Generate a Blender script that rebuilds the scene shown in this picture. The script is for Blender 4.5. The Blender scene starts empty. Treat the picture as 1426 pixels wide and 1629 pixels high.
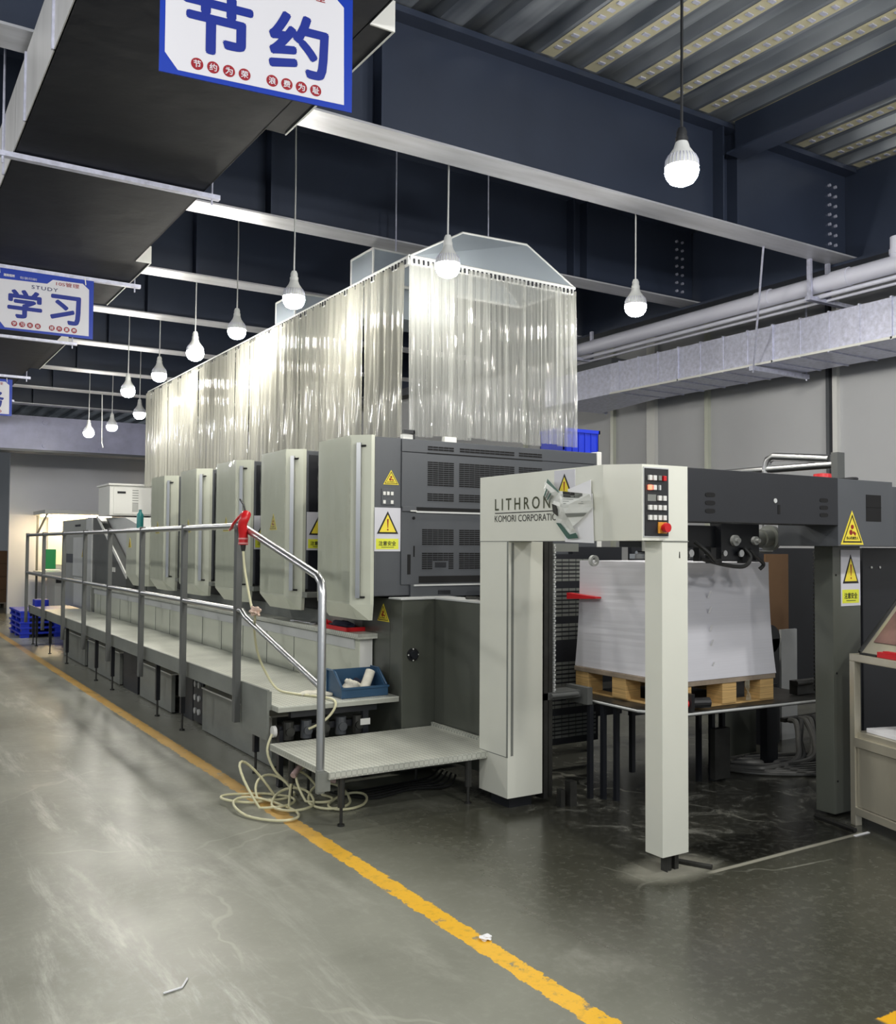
import bpy, bmesh, math, random
from mathutils import Vector, Matrix
random.seed(7)
S = bpy.context.scene
COL = S.collection
# ------------------------------------------------------------------ camera, world, lights, exposure
YAW, PITCH, ROLL, FPX, EYE = .5625, .03637, .006, 1489.2, 1.5
fw = Vector((math.sin(YAW)*math.cos(PITCH), math.cos(YAW)*math.cos(PITCH), math.sin(PITCH)))
r0 = Vector((math.cos(YAW), -math.sin(YAW), 0)); u0 = r0.cross(fw)
rt = r0*math.cos(ROLL)+u0*math.sin(ROLL); up = -r0*math.sin(ROLL)+u0*math.cos(ROLL)
cam = bpy.data.objects.new('camera', bpy.data.cameras.new('camera')); COL.objects.link(cam)
cam.matrix_world = Matrix(((rt.x, up.x, -fw.x, 0), (rt.y, up.y, -fw.y, 0), (rt.z, up.z, -fw.z, EYE), (0, 0, 0, 1)))
cam.data.sensor_width = 36; cam.data.sensor_fit = 'AUTO'; cam.data.lens = 36*FPX/1629
cam.data.clip_start = .05; cam.data.clip_end = 200
S.camera = cam
w = bpy.data.worlds.new('world'); S.world = w; w.use_nodes = True
w.node_tree.nodes['Background'].inputs[0].default_value = (.86, .93, 1, 1)
w.node_tree.nodes['Background'].inputs[1].default_value = .30
BULB = 150.0           # radiance of every LED bulb in the hall
S.view_settings.view_transform = 'Standard'; S.view_settings.look = 'None'
S.view_settings.exposure = 0.85; S.view_settings.gamma = 1; S.view_settings.use_curve_mapping = False
try:
    S.cycles.use_denoising = True; S.cycles.transparent_max_bounces = 24; S.cycles.max_bounces = 8
    S.cycles.sample_clamp_indirect = 6; S.cycles.caustics_reflective = False; S.cycles.caustics_refractive = False
except Exception: pass
# unseen point lights added to light the hall, for lamp rows round the camera
for x, y in ((2.9, 1.2), (5.3, 1.2), (-.9, 1.9), (.2, -.2), (-2.2, 3.5), (2.9, -1.6), (0, -2.6), (5.6, -1.8), (-1.2, 7.5), (-1.2, 12.0), (0.2, 17)):
    l = bpy.data.lights.new('unseen_hall_light', 'POINT'); l.energy = 62; l.shadow_soft_size = .09; l.color = (1, .985, .94)
    o = bpy.data.objects.new('unseen_hall_light', l); o.location = (x, y, 3.35); COL.objects.link(o)
# ------------------------------------------------------------------ materials
def lin(c): return tuple((v/255/12.92 if v/255 <= .04045 else ((v/255+.055)/1.055)**2.4) for v in c)
MATS = {}
def M(name, rgb, rough=.5, metal=0, var=0, vscale=4, bump=0, bscale=40, emit=0, alpha=1, spec=.5, stretch=None, vrough=0):
    if name in MATS: return MATS[name]
    m = bpy.data.materials.new(name); m.use_nodes = True; MATS[name] = m
    nt = m.node_tree; p = nt.nodes['Principled BSDF']; c = lin(rgb)
    p.inputs['Base Color'].default_value = (*c, 1); p.inputs['Roughness'].default_value = rough
    p.inputs['Metallic'].default_value = metal; p.inputs['Specular IOR Level'].default_value = spec
    if emit:
        p.inputs['Emission Color'].default_value = (*c, 1); p.inputs['Emission Strength'].default_value = emit
    p.inputs['Alpha'].default_value = alpha
    if var or bump or vrough:
        tc = nt.nodes.new('ShaderNodeTexCoord'); mp = nt.nodes.new('ShaderNodeMapping')
        nt.links.new(tc.outputs['Object'], mp.inputs[0])
        if stretch: mp.inputs['Scale'].default_value = stretch
    if var:
        n = nt.nodes.new('ShaderNodeTexNoise'); n.inputs['Scale'].default_value = vscale; n.inputs['Detail'].default_value = 6; n.inputs['Roughness'].default_value = .6
        nt.links.new(mp.outputs[0], n.inputs['Vector'])
        r = nt.nodes.new('ShaderNodeValToRGB'); r.color_ramp.elements[0].position = .3; r.color_ramp.elements[1].position = .72
        r.color_ramp.elements[0].color = (*[v*(1-var) for v in c], 1); r.color_ramp.elements[1].color = (*[min(1, v*(1+var*.6)) for v in c], 1)
        nt.links.new(n.outputs['Fac'], r.inputs[0]); nt.links.new(r.outputs[0], p.inputs['Base Color'])
        if vrough:
            mr = nt.nodes.new('ShaderNodeMapRange'); mr.inputs['To Min'].default_value = max(.02, rough-vrough); mr.inputs['To Max'].default_value = rough+vrough
            nt.links.new(n.outputs['Fac'], mr.inputs[0]); nt.links.new(mr.outputs[0], p.inputs['Roughness'])
    if bump:
        b = nt.nodes.new('ShaderNodeBump'); b.inputs['Strength'].default_value = bump; b.inputs['Distance'].default_value = .01
        n2 = nt.nodes.new('ShaderNodeTexNoise'); n2.inputs['Scale'].default_value = bscale; n2.inputs['Detail'].default_value = 3
        nt.links.new(mp.outputs[0], n2.inputs['Vector']); nt.links.new(n2.outputs['Fac'], b.inputs['Height']); nt.links.new(b.outputs[0], p.inputs['Normal'])
    return m
CREAM = M('cream_paint', (200, 203, 188), .3, var=.07, vscale=2, spec=.5)
IVORY = M('ivory_paint', (226, 227, 216), .32, var=.04, vscale=2)
WHITE = M('white_paint', (226, 226, 222), .4)
PIPEW = M('pipe_white', (214, 215, 230), .35)
LGREY = M('light_grey_paint', (196, 198, 198), .4, var=.06)
DGREY = M('dark_grey_paint', (78, 81, 86), .38, var=.10, vscale=1.6)
OLIVE = M('dark_olive_grey_paint', (84, 87, 80), .3, var=.12, vscale=1.4)
GREYP = M('mid_grey_paint', (128, 131, 126), .4, var=.18, vscale=2.5, stretch=(1, 1, 2.2))
POST = M('post_grey_paint', (92, 94, 93), .42, var=.1)
STEEL = M('brushed_tube_steel', (190, 191, 192), .3, 1)
GALV = M('galvanised_sheet', (212, 214, 234), .42, .45, var=.22, vscale=26, vrough=.1)
STAIN = M('stainless_steel', (206, 200, 182), .36, .55, var=.16, vscale=3, stretch=(1, 1, .3), vrough=.1)
BLACK = M('black_plastic', (26, 27, 30), .45)
NAVY = M('machine_black', (27, 29, 35), .42, var=.1)
SLOT = M('vent_hole_black', (12, 12, 14), .9)
RUBBER = M('black_rubber', (36, 37, 38), .5)
DARKST = M('oily_dark_steel', (66, 66, 64), .4, .6, var=.3, vscale=9)
BEAM = M('navy_beam_paint', (50, 58, 76), .40, var=.16, vscale=1.3)
FLANGE = M('pale_flange', (198, 199, 206), .45, .35, var=.22, vscale=3, stretch=(.4, 3, 1))  # lower flanges in a paler tone than the webs
INSUL = M('black_duct_insulation', (24, 27, 38), .6, spec=.15, var=.25, vscale=1.5, bump=.3, bscale=6)
DUCTSIDE = M('pale_duct_side', (206, 206, 208), .45, .3, var=.15, vscale=2, stretch=(1, 3, .4))  # left side of the duct in pale grey
BLUEP = M('blue_plastic', (28, 52, 190), .35)
BLUES = M('sign_blue', (14, 52, 160), .4)
NAVYT = M('sign_navy', (14, 26, 86), .5)
TITLEB = M('title_blue', (8, 36, 132), .5)
SIGNW = M('sign_white', (206, 206, 214), .45)
REDS = M('sign_red', (140, 12, 30), .5)
REDP = M('red_plastic', (200, 22, 30), .35)
YEL = M('warning_yellow', (236, 216, 66), .5)
YELG = M('warning_lime_yellow', (222, 226, 66), .5)
INK = M('black_print', (26, 24, 22), .6)
INKO = M('olive_print', (62, 66, 40), .6)
DRED = M('dark_red_print', (140, 20, 18), .6)
PAPER = M('white_paper', (236, 236, 240), .75)
STACKM = M('stacked_sheets', (212, 212, 220), .8, var=.05, vscale=3, stretch=(.6, .6, 90))
WOOD = M('plywood', (206, 170, 112), .7, var=.45, vscale=5, stretch=(.5, .5, 26))
WOODD = M('grey_plywood', (150, 136, 120), .75, var=.35, vscale=7)
CARD = M('cardboard', (112, 84, 58), .8, var=.1)
TEAL = M('teal_print', (30, 110, 112), .4)
GREENP = M('green_plastic', (60, 190, 110), .5)
HOSE = M('cream_hose', (216, 212, 176), .4)
CLOTH = M('white_cloth', (224, 220, 206), .9, var=.15, vscale=30)
RAG = M('dark_rag', (30, 32, 52), .9, var=.3, vscale=20)
BINB = M('slate_blue_plastic', (50, 82, 112), .4)
WALLP = M('wall_paint', (196, 197, 200), .6, var=.05, vscale=.7)
WALLB = M('partition_paint', (226, 227, 234), .6, var=.04, vscale=.7)
WARM = M('lamp_tube', (255, 226, 176), .5, emit=34)
PRINTG = M('print_green', (70, 104, 94), .6)
LIT = M('lit_red_button', (255, 120, 90), .5, emit=1.2)
BULBM = M('led_diffuser', (255, 251, 240), .4, emit=BULB)
def pvc(name, rgb, fac, rough):
    m = bpy.data.materials.new(name); m.use_nodes = True; nt = m.node_tree; p = nt.nodes['Principled BSDF']
    p.inputs['Base Color'].default_value = (*lin(rgb), 1); p.inputs['Roughness'].default_value = rough; p.inputs['Specular IOR Level'].default_value = .7
    tl = nt.nodes.new('ShaderNodeBsdfTranslucent'); tl.inputs[0].default_value = (*lin(rgb), 1)
    a = nt.nodes.new('ShaderNodeMixShader'); a.inputs[0].default_value = .3
    nt.links.new(p.outputs[0], a.inputs[1]); nt.links.new(tl.outputs[0], a.inputs[2])
    t = nt.nodes.new('ShaderNodeBsdfTransparent'); x = nt.nodes.new('ShaderNodeMixShader'); x.inputs[0].default_value = fac
    nt.links.new(t.outputs[0], x.inputs[1]); nt.links.new(a.outputs[0], x.inputs[2])
    nt.links.new(x.outputs[0], nt.nodes['Material Output'].inputs[0]); MATS[name] = m; return m
PVCS = pvc('milky_pvc', (188, 187, 177), .66, .07)
PVCF = pvc('clear_pvc', (190, 192, 188), .44, .06)
FILM = pvc('clear_cover_film', (200, 204, 190), .30, .04)
GLASSY = pvc('hood_sheet', (168, 178, 188), .82, .3)
def plate_mat():
    m = M('diamond_plate', (216, 218, 208), .4, .3, var=.2, vscale=2.5); nt = m.node_tree; p = nt.nodes['Principled BSDF']
    tc = nt.nodes.new('ShaderNodeTexCoord'); mp = nt.nodes.new('ShaderNodeMapping'); mp.inputs['Rotation'].default_value = (0, 0, .785); mp.inputs['Scale'].default_value = (44, 44, 44)
    nt.links.new(tc.outputs['Object'], mp.inputs[0])
    ck = nt.nodes.new('ShaderNodeTexChecker'); ck.inputs['Scale'].default_value = 1
    nt.links.new(mp.outputs[0], ck.inputs[0])
    b = nt.nodes.new('ShaderNodeBump'); b.inputs['Strength'].default_value = 1; b.inputs['Distance'].default_value = .006
    mx = nt.nodes.new('ShaderNodeMix'); mx.data_type = 'RGBA'; mx.blend_type = 'MULTIPLY'; mx.inputs[0].default_value = 1
    mr = nt.nodes.new('ShaderNodeMapRange'); mr.inputs['To Min'].default_value = .72; nt.links.new(ck.outputs['Fac'], mr.inputs[0])  # raised cells paler: relief shading and wear put into the colour
    src = p.inputs['Base Color'].links[0].from_socket; nt.links.new(src, mx.inputs[6]); nt.links.new(mr.outputs[0], mx.inputs[7]); nt.links.new(mx.outputs[2], p.inputs['Base Color'])
    nt.links.new(ck.outputs['Fac'], b.inputs['Height']); nt.links.new(b.outputs[0], p.inputs['Normal']); return m
PLATE = plate_mat()
def floor_mat():
    m = bpy.data.materials.new('polished_concrete'); m.use_nodes = True; nt = m.node_tree; N = nt.nodes; L = nt.links; p = N['Principled BSDF']
    tc = N.new('ShaderNodeTexCoord'); sp = N.new('ShaderNodeSeparateXYZ'); L.new(tc.outputs['Object'], sp.inputs[0])
    def noise(sc, det=5, scale=(1, 1, 1), rough=.55, dist=0):
        mp = N.new('ShaderNodeMapping'); mp.inputs['Scale'].default_value = scale; L.new(tc.outputs['Object'], mp.inputs[0])
        n = N.new('ShaderNodeTexNoise'); n.inputs['Scale'].default_value = sc; n.inputs['Detail'].default_value = det; n.inputs['Roughness'].default_value = rough; n.inputs['Distortion'].default_value = dist
        L.new(mp.outputs[0], n.inputs['Vector']); return n.outputs['Fac']
    def ma(op, a, b=0, c=0, clamp=False):
        n = N.new('ShaderNodeMath'); n.operation = op; n.use_clamp = clamp
        for i, v in enumerate((a, b, c)):
            if isinstance(v, (int, float)): n.inputs[i].default_value = v
            else: L.new(v, n.inputs[i])
        return n.outputs[0]
    def smooth(v, a, b):
        n = N.new('ShaderNodeMapRange'); n.interpolation_type = 'SMOOTHSTEP'; n.inputs['From Min'].default_value = a; n.inputs['From Max'].default_value = b; L.new(v, n.inputs[0]); return n.outputs[0]
    def mix(f, a, b):
        n = N.new('ShaderNodeMix'); n.data_type = 'RGBA'
        if isinstance(f, (int, float)): n.inputs[0].default_value = f
        else: L.new(f, n.inputs[0])
        for i, v in ((6, a), (7, b)):
            if isinstance(v, tuple): n.inputs[i].default_value = (*lin(v), 1)
            else: L.new(v, n.inputs[i])
        return n.outputs[2]
    x, y = sp.outputs[0], sp.outputs[1]
    big = noise(.9, 6, dist=.4); fine = noise(24, 6, rough=.7); streak = noise(2.6, 9, (1.5, .22, 1), dist=.25, rough=.72); swirl = noise(2.0, 10, (1, .55, 1), rough=.74, dist=.35)
    base = mix(smooth(big, .3, .7), (108, 109, 98), (140, 141, 130))
    base = mix(ma('MULTIPLY', smooth(streak, .5, .74), ma('SUBTRACT', 1, smooth(x, 1.0, 2.1))), base, (186, 186, 178))     # paler wheel tracks in the aisle
    base = mix(ma('MULTIPLY', smooth(swirl, .5, .72), .4), base, (180, 180, 170))
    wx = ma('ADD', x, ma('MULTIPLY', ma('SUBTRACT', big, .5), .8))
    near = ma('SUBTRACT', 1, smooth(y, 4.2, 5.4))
    base = mix(ma('MULTIPLY', ma('MULTIPLY', smooth(wx, 1.9, 2.7), near), .92), base, (60, 60, 51))                          # floor colour darker on the machine side, round the feeder
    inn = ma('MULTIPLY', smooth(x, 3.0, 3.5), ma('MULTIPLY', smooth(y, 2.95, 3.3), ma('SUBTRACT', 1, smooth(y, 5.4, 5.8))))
    base = mix(ma('MULTIPLY', inn, .7), base, (38, 38, 36))  # floor colour darkened further inside the feeder
    dust = ma('MULTIPLY', smooth(noise(5, 6, dist=1.2, rough=.65), .5, .72), ma('MULTIPLY', inn, .55))
    base = mix(dust, base, (150, 150, 142))
    # chalky sealant line in front of the feeder and round its foot
    ln = ma('ABSOLUTE', ma('SUBTRACT', ma('ADD', y, ma('MULTIPLY', ma('SUBTRACT', big, .5), .05)), 3.055))
    lmask = ma('MULTIPLY', ma('SUBTRACT', 1, smooth(ln, .008, .02)), ma('MULTIPLY', smooth(x, 3.3, 3.42), ma('SUBTRACT', 1, smooth(x, 4.5, 4.56))))
    dx = ma('SUBTRACT', x, 3.25); dy = ma('SUBTRACT', y, 3.19); rad = ma('SQRT', ma('ADD', ma('MULTIPLY', dx, dx), ma('MULTIPLY', dy, ma('MULTIPLY', dy, 3))))
    halo = ma('MULTIPLY', ma('SUBTRACT', 1, smooth(ma('ADD', rad, ma('MULTIPLY', ma('SUBTRACT', fine, .5), .16)), .12, .34)), .7)
    base = mix(ma('MAXIMUM', ma('MULTIPLY', lmask, .8), halo), base, (176, 174, 160))
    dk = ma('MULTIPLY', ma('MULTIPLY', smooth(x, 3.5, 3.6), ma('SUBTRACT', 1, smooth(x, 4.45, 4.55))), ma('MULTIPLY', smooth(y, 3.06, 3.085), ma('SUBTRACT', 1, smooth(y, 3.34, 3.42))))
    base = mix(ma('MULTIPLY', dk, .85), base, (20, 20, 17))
    # dusty strip beside the machine
    st = ma('MULTIPLY', ma('MULTIPLY', smooth(x, 2.0, 2.15), ma('SUBTRACT', 1, smooth(x, 2.35, 2.5))), smooth(y, 5.2, 6.6))
    base = mix(ma('MULTIPLY', st, .55), base, (166, 166, 156))
    # fine cracks
    vo = N.new('ShaderNodeTexVoronoi'); vo.feature = 'DISTANCE_TO_EDGE'; vo.inputs['Scale'].default_value = .55
    mpv = N.new('ShaderNodeMapping'); L.new(tc.outputs['Object'], mpv.inputs[0])
    ad = N.new('ShaderNodeVectorMath'); ad.operation = 'ADD'; L.new(mpv.outputs[0], ad.inputs[0])
    nz = N.new('ShaderNodeTexNoise'); nz.inputs['Scale'].default_value = 3; L.new(tc.outputs['Object'], nz.inputs['Vector'])
    sc = N.new('ShaderNodeVectorMath'); sc.operation = 'SCALE'; sc.inputs['Scale'].default_value = .35; L.new(nz.outputs['Color'], sc.inputs[0]); L.new(sc.outputs[0], ad.inputs[1]); L.new(ad.outputs[0], vo.inputs['Vector'])
    crk = ma('MULTIPLY', ma('SUBTRACT', 1, smooth(vo.outputs['Distance'], .002, .007)), ma('MULTIPLY', smooth(big, .45, .6), .45))
    base = mix(crk, base, (168, 168, 156))
    base = mix(ma('MULTIPLY', ma('SUBTRACT', fine, .5), .5, clamp=True), base, (190, 190, 180))
    # yellow lane line, chipped edges, dusty further away
    er = ma('MULTIPLY', ma('SUBTRACT', noise(14, 6, rough=.75), .5), .075)
    d = ma('ABSOLUTE', ma('SUBTRACT', ma('ADD', x, er), 2.028))
    ym = ma('SUBTRACT', 1, smooth(d, .044, .049))
    ym = ma('MULTIPLY', ym, ma('SUBTRACT', 1, ma('MULTIPLY', smooth(noise(7, 7, rough=.75), .58, .63), .85)))
    ycol = mix(smooth(y, 3.9, 5.0), (236, 182, 44), (190, 152, 84)); ycol = mix(ma('MULTIPLY', smooth(fine, .5, .7), .5), ycol, (170, 136, 60))
    base = mix(ym, base, ycol)
    y2 = ma('MULTIPLY', ma('SUBTRACT', 1, smooth(ma('ABSOLUTE', ma('SUBTRACT', ma('ADD', y, er), 1.79)), .05, .055)), smooth(x, 2.78, 2.80))
    base = mix(y2, base, (226, 170, 34))
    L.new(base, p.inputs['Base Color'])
    ro = ma('ADD', .2, ma('MULTIPLY', swirl, .34)); ro = ma('MULTIPLY', ro, ma('SUBTRACT', 1, ma('MULTIPLY', smooth(wx, 1.9, 2.7), .4))); L.new(ro, p.inputs['Roughness'])
    b = N.new('ShaderNodeBump'); b.inputs['Strength'].default_value = .12; b.inputs['Distance'].default_value = .01; L.new(swirl, b.inputs['Height']); L.new(b.outputs[0], p.inputs['Normal'])
    return m
FLOOR = floor_mat()
def deck_mat():
    m = bpy.data.materials.new('deck_sheet'); m.use_nodes = True; nt = m.node_tree; p = nt.nodes['Principled BSDF']
    p.inputs['Metallic'].default_value = .6; p.inputs['Roughness'].default_value = .38
    tc = nt.nodes.new('ShaderNodeTexCoord'); n = nt.nodes.new('ShaderNodeTexNoise'); n.inputs['Scale'].default_value = 2.5
    mp = nt.nodes.new('ShaderNodeMapping'); mp.inputs['Scale'].default_value = (3, .4, 1); nt.links.new(tc.outputs['Object'], mp.inputs[0]); nt.links.new(mp.outputs[0], n.inputs['Vector'])
    r = nt.nodes.new('ShaderNodeValToRGB'); r.color_ramp.elements[0].position = .3; r.color_ramp.elements[1].position = .75
    r.color_ramp.elements[0].color = (*lin((96, 104, 116)), 1); r.color_ramp.elements[1].color = (*lin((176, 182, 190)), 1)
    nt.links.new(n.outputs['Fac'], r.inputs[0]); nt.links.new(r.outputs[0], p.inputs['Base Color']); return m
DECK = deck_mat()
DECKS = M('deck_embossed_strip', (206, 200, 170), .5, .2, var=.15)
# ------------------------------------------------------------------ mesh helpers
class MB:
    def __init__(s): s.b = bmesh.new()
    def box(s, x0, x1, y0, y1, z0, z1, bev=0):
        vs = [s.b.verts.new((x, y, z)) for x in (x0, x1) for y in (y0, y1) for z in (z0, z1)]
        fs = [s.b.faces.new([vs[i] for i in f]) for f in ((0, 1, 3, 2), (4, 6, 7, 5), (0, 4, 5, 1), (2, 3, 7, 6), (0, 2, 6, 4), (1, 5, 7, 3))]
        if bev: bmesh.ops.bevel(s.b, geom=list({e for f in fs for e in f.edges}), offset=bev, segments=2, profile=.7, affect='EDGES')
        return s
    def loft(s, A, B, cap=True):                # two loops of equal length
        a = [s.b.verts.new(p) for p in A]; b = [s.b.verts.new(p) for p in B]; n = len(a)
        for i in range(n): s.b.faces.new((a[i], a[(i+1) % n], b[(i+1) % n], b[i]))
        if cap: s.b.faces.new(a[::-1]); s.b.faces.new(b)
        return s
    def pz(s, poly, z0, z1): return s.loft([(x, y, z0) for x, y in poly], [(x, y, z1) for x, y in poly])
    def px(s, poly, x0, x1): return s.loft([(x0, y, z) for y, z in poly], [(x1, y, z) for y, z in poly])
    def py(s, poly, y0, y1): return s.loft([(x, y0, z) for x, z in poly], [(x, y1, z) for x, z in poly])
    def cyl(s, p0, p1, r0, r1=None, n=14):
        p0, p1 = Vector(p0), Vector(p1); r1 = r0 if r1 is None else r1; d = (p1-p0).normalized()
        a = d.orthogonal().normalized(); c = d.cross(a)
        f = lambda p, r: [p+a*r*math.cos(t)+c*r*math.sin(t) for t in (2*math.pi*i/n for i in range(n))]
        return s.loft(f(p0, r0), f(p1, r1))
    def tube(s, pts, r, n=10, smooth=0):
        P = [Vector(p) for p in pts]
        if smooth:
            Q = []
            for i in range(len(P)-1):
                a, b, c, d = P[max(i-1, 0)], P[i], P[i+1], P[min(i+2, len(P)-1)]
                for k in range(smooth):
                    t = k/smooth; Q.append(.5*((2*b)+(c-a)*t+(2*a-5*b+4*c-d)*t*t+(3*b-a-3*c+d)*t**3))
            P = Q+[P[-1]]
        prev = None; rings = []; ref = None
        for i, p in enumerate(P):
            d = (P[min(i+1, len(P)-1)]-P[max(i-1, 0)]).normalized()
            ref = d.orthogonal().normalized() if ref is None else (ref-d*ref.dot(d)).normalized()
            c = d.cross(ref); rings.append([s.b.verts.new(p+ref*r*math.cos(t)+c*r*math.sin(t)) for t in (2*math.pi*k/n for k in range(n))])
        for A, B in zip(rings, rings[1:]):
            for k in range(n): s.b.faces.new((A[k], A[(k+1) % n], B[(k+1) % n], B[k]))
        s.b.faces.new(rings[0][::-1]); s.b.faces.new(rings[-1]); return s
    def lathe(s, prof, c=(0, 0, 0), n=24):
        c = Vector(c); rings = []
        for r, z in prof: rings.append([s.b.verts.new(c+Vector((r*math.cos(t), r*math.sin(t), z))) for t in (2*math.pi*k/n for k in range(n))])
        for A, B in zip(rings, rings[1:]):
            for k in range(n): s.b.faces.new((A[k], A[(k+1) % n], B[(k+1) % n], B[k]))
        s.b.faces.new(rings[0][::-1]); s.b.faces.new(rings[-1]); return s
    def quad(s, *p): s.b.faces.new([s.b.verts.new(q) for q in p]); return s
    def grid(s, f, nu, nv):
        V = [[s.b.verts.new(f(i/nu, j/nv)) for j in range(nv+1)] for i in range(nu+1)]
        for i in range(nu):
            for j in range(nv): s.b.faces.new((V[i][j], V[i+1][j], V[i+1][j+1], V[i][j+1]))
        return s
    def xf(s, m): bmesh.ops.transform(s.b, matrix=m, verts=s.b.verts); return s
LOC = {}
def base(o):
    while o.parent: o = o.parent
    return LOC.get(o.name, Vector((0, 0, 0)))
def tag(o, label=None, cat=None, group=None, kind=None):
    if label: o['label'] = label
    if cat: o['category'] = cat
    if group: o['group'] = group
    if kind: o['kind'] = kind
    return o
def build(name, mb, mat, parent=None, label=None, cat=None, group=None, kind=None, smooth=False, at=None, fix=True):
    """link the collected shapes (drawn in world coordinates) as one mesh object"""
    b = mb.b
    if fix: bmesh.ops.recalc_face_normals(b, faces=b.faces)
    off = base(parent) if parent else Vector(at or (0, 0, 0))
    if off.length: bmesh.ops.translate(b, verts=b.verts, vec=-off)
    me = bpy.data.meshes.new(name); b.to_mesh(me); b.free()
    if smooth:
        me.polygons.foreach_set('use_smooth', [True]*len(me.polygons))
        try: me.set_sharp_from_angle(angle=.7)
        except Exception: pass
    me.materials.append(mat); o = bpy.data.objects.new(name, me); COL.objects.link(o)
    if parent: o.parent = parent
    else: o.location = off; LOC[o.name] = off
    return tag(o, label, cat, group, kind)
def thing(name, loc, label, cat, group=None):
    o = bpy.data.objects.new(name, None); o.empty_display_size = .1; COL.objects.link(o); o.location = loc; LOC[o.name] = Vector(loc)
    return tag(o, label, cat, group)
def copy_tree(o, loc, parent=None):
    c = o.copy(); COL.objects.link(c)
    if parent: c.parent = parent
    else: c.location = loc; LOC[c.name] = Vector(loc)
    for ch in list(o.children): copy_tree(ch, None, c)
    return c
def text(body, O, U, V, wid, hei, bold=0, space=1.0, th=.001):
    """lettering fitted into the rectangle at O spanned by unit vectors U (right) and V (up)"""
    cu = bpy.data.curves.new('t', 'FONT'); cu.body = body; cu.space_character = space; cu.resolution_u = 3
    ob = bpy.data.objects.new('t', cu); COL.objects.link(ob); dg = bpy.context.evaluated_depsgraph_get(); dg.update()
    me = bpy.data.meshes.new_from_object(ob.evaluated_get(dg)); COL.objects.unlink(ob); bpy.data.objects.remove(ob)
    mb = MB(); mb.b.from_mesh(me); bpy.data.meshes.remove(me)
    if not mb.b.verts: return mb.box(0, .001, 0, .001, 0, .001)
    xs = [v.co.x for v in mb.b.verts]; ys = [v.co.y for v in mb.b.verts]; x0, x1, y0, y1 = min(xs), max(xs), min(ys), max(ys)
    U, V, O = Vector(U).normalized(), Vector(V).normalized(), Vector(O); W = U.cross(V)
    for v in mb.b.verts: v.co = O+U*((v.co.x-x0)/max(x1-x0, 1e-6)*wid)+V*((v.co.y-y0)/max(y1-y0, 1e-6)*hei)+W*th
    if bold:                                    # heavier strokes: shifted copies of the same outline
        src = list(mb.b.faces)
        for k in range(8):
            d = bmesh.ops.duplicate(mb.b, geom=src); o_ = U*(bold*hei*math.cos(k*.7854))+V*(bold*hei*math.sin(k*.7854))+W*(k*2e-5)
            for e in d['geom']:
                if isinstance(e, bmesh.types.BMVert): e.co += o_
    return mb
def flat(pts, O, U, V, th=.002):
    """a thin plate with outline pts (u,v) standing th proud of its plane"""
    U, V, O = Vector(U).normalized(), Vector(V).normalized(), Vector(O); W = U.cross(V)
    return MB().loft([O+U*a+V*b for a, b in pts], [O+U*a+V*b+W*th for a, b in pts])
def disc(u, v, r, n=20): return [(u+r*math.cos(2*math.pi*i/n), v+r*math.sin(2*math.pi*i/n)) for i in range(n)]
X, Y, Z = Vector((1, 0, 0)), Vector((0, 1, 0)), Vector((0, 0, 1))
def tri(u, v, w_, h): return [(u-w_/2, v), (u+w_/2, v), (u, v+h)]
def warn_placard(parent, O, U, wd, hg):
    """white safety placard: triangle with exclamation mark over a yellow caption"""
    O = Vector(O); n = Vector(U).normalized().cross(Z)
    pl = build('safety_placard', flat([(0, 0), (wd, 0), (wd, hg), (0, hg)], O, U, Z, .003), SIGNW, parent, label='white safety placard with yellow caption')
    build('warning_triangle', flat(tri(wd*.5, hg*.40, wd*.82, hg*.52), O+n*.003, U, Z, .001), INK, pl)
    build('triangle_field', flat(tri(wd*.5, hg*.44, wd*.63, hg*.40), O+n*.0042, U, Z, .001), YEL, pl)
    build('exclamation_mark', MB().loft(*[[O+n*k+Vector(U)*(wd*.5+a)+Z*(hg*b) for a, b in ((-wd*.012, .535), (wd*.012, .535), (wd*.03, .74), (-wd*.03, .74))] for k in (.005, .0062)]), DRED, pl)
    build('exclamation_dot', flat(disc(wd*.5, hg*.495, wd*.03), O+n*.005, U, Z, .001), DRED, pl)
    build('caption_field', flat([(wd*.06, hg*.05), (wd*.92, hg*.05), (wd*.92, hg*.29), (wd*.06, hg*.29)], O+n*.003, U, Z, .001), YELG, pl)
    build('caption', text('注意安全', O+n*.004+Vector(U)*wd*.16+Z*hg*.13, U, Z, wd*.66, hg*.105, .02), INK, pl)
    build('caption_rule', flat([(wd*.26, hg*.088), (wd*.74, hg*.088), (wd*.74, hg*.1), (wd*.26, hg*.1)], O+n*.004, U, Z, .001), INKO, pl)
    return pl
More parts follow.
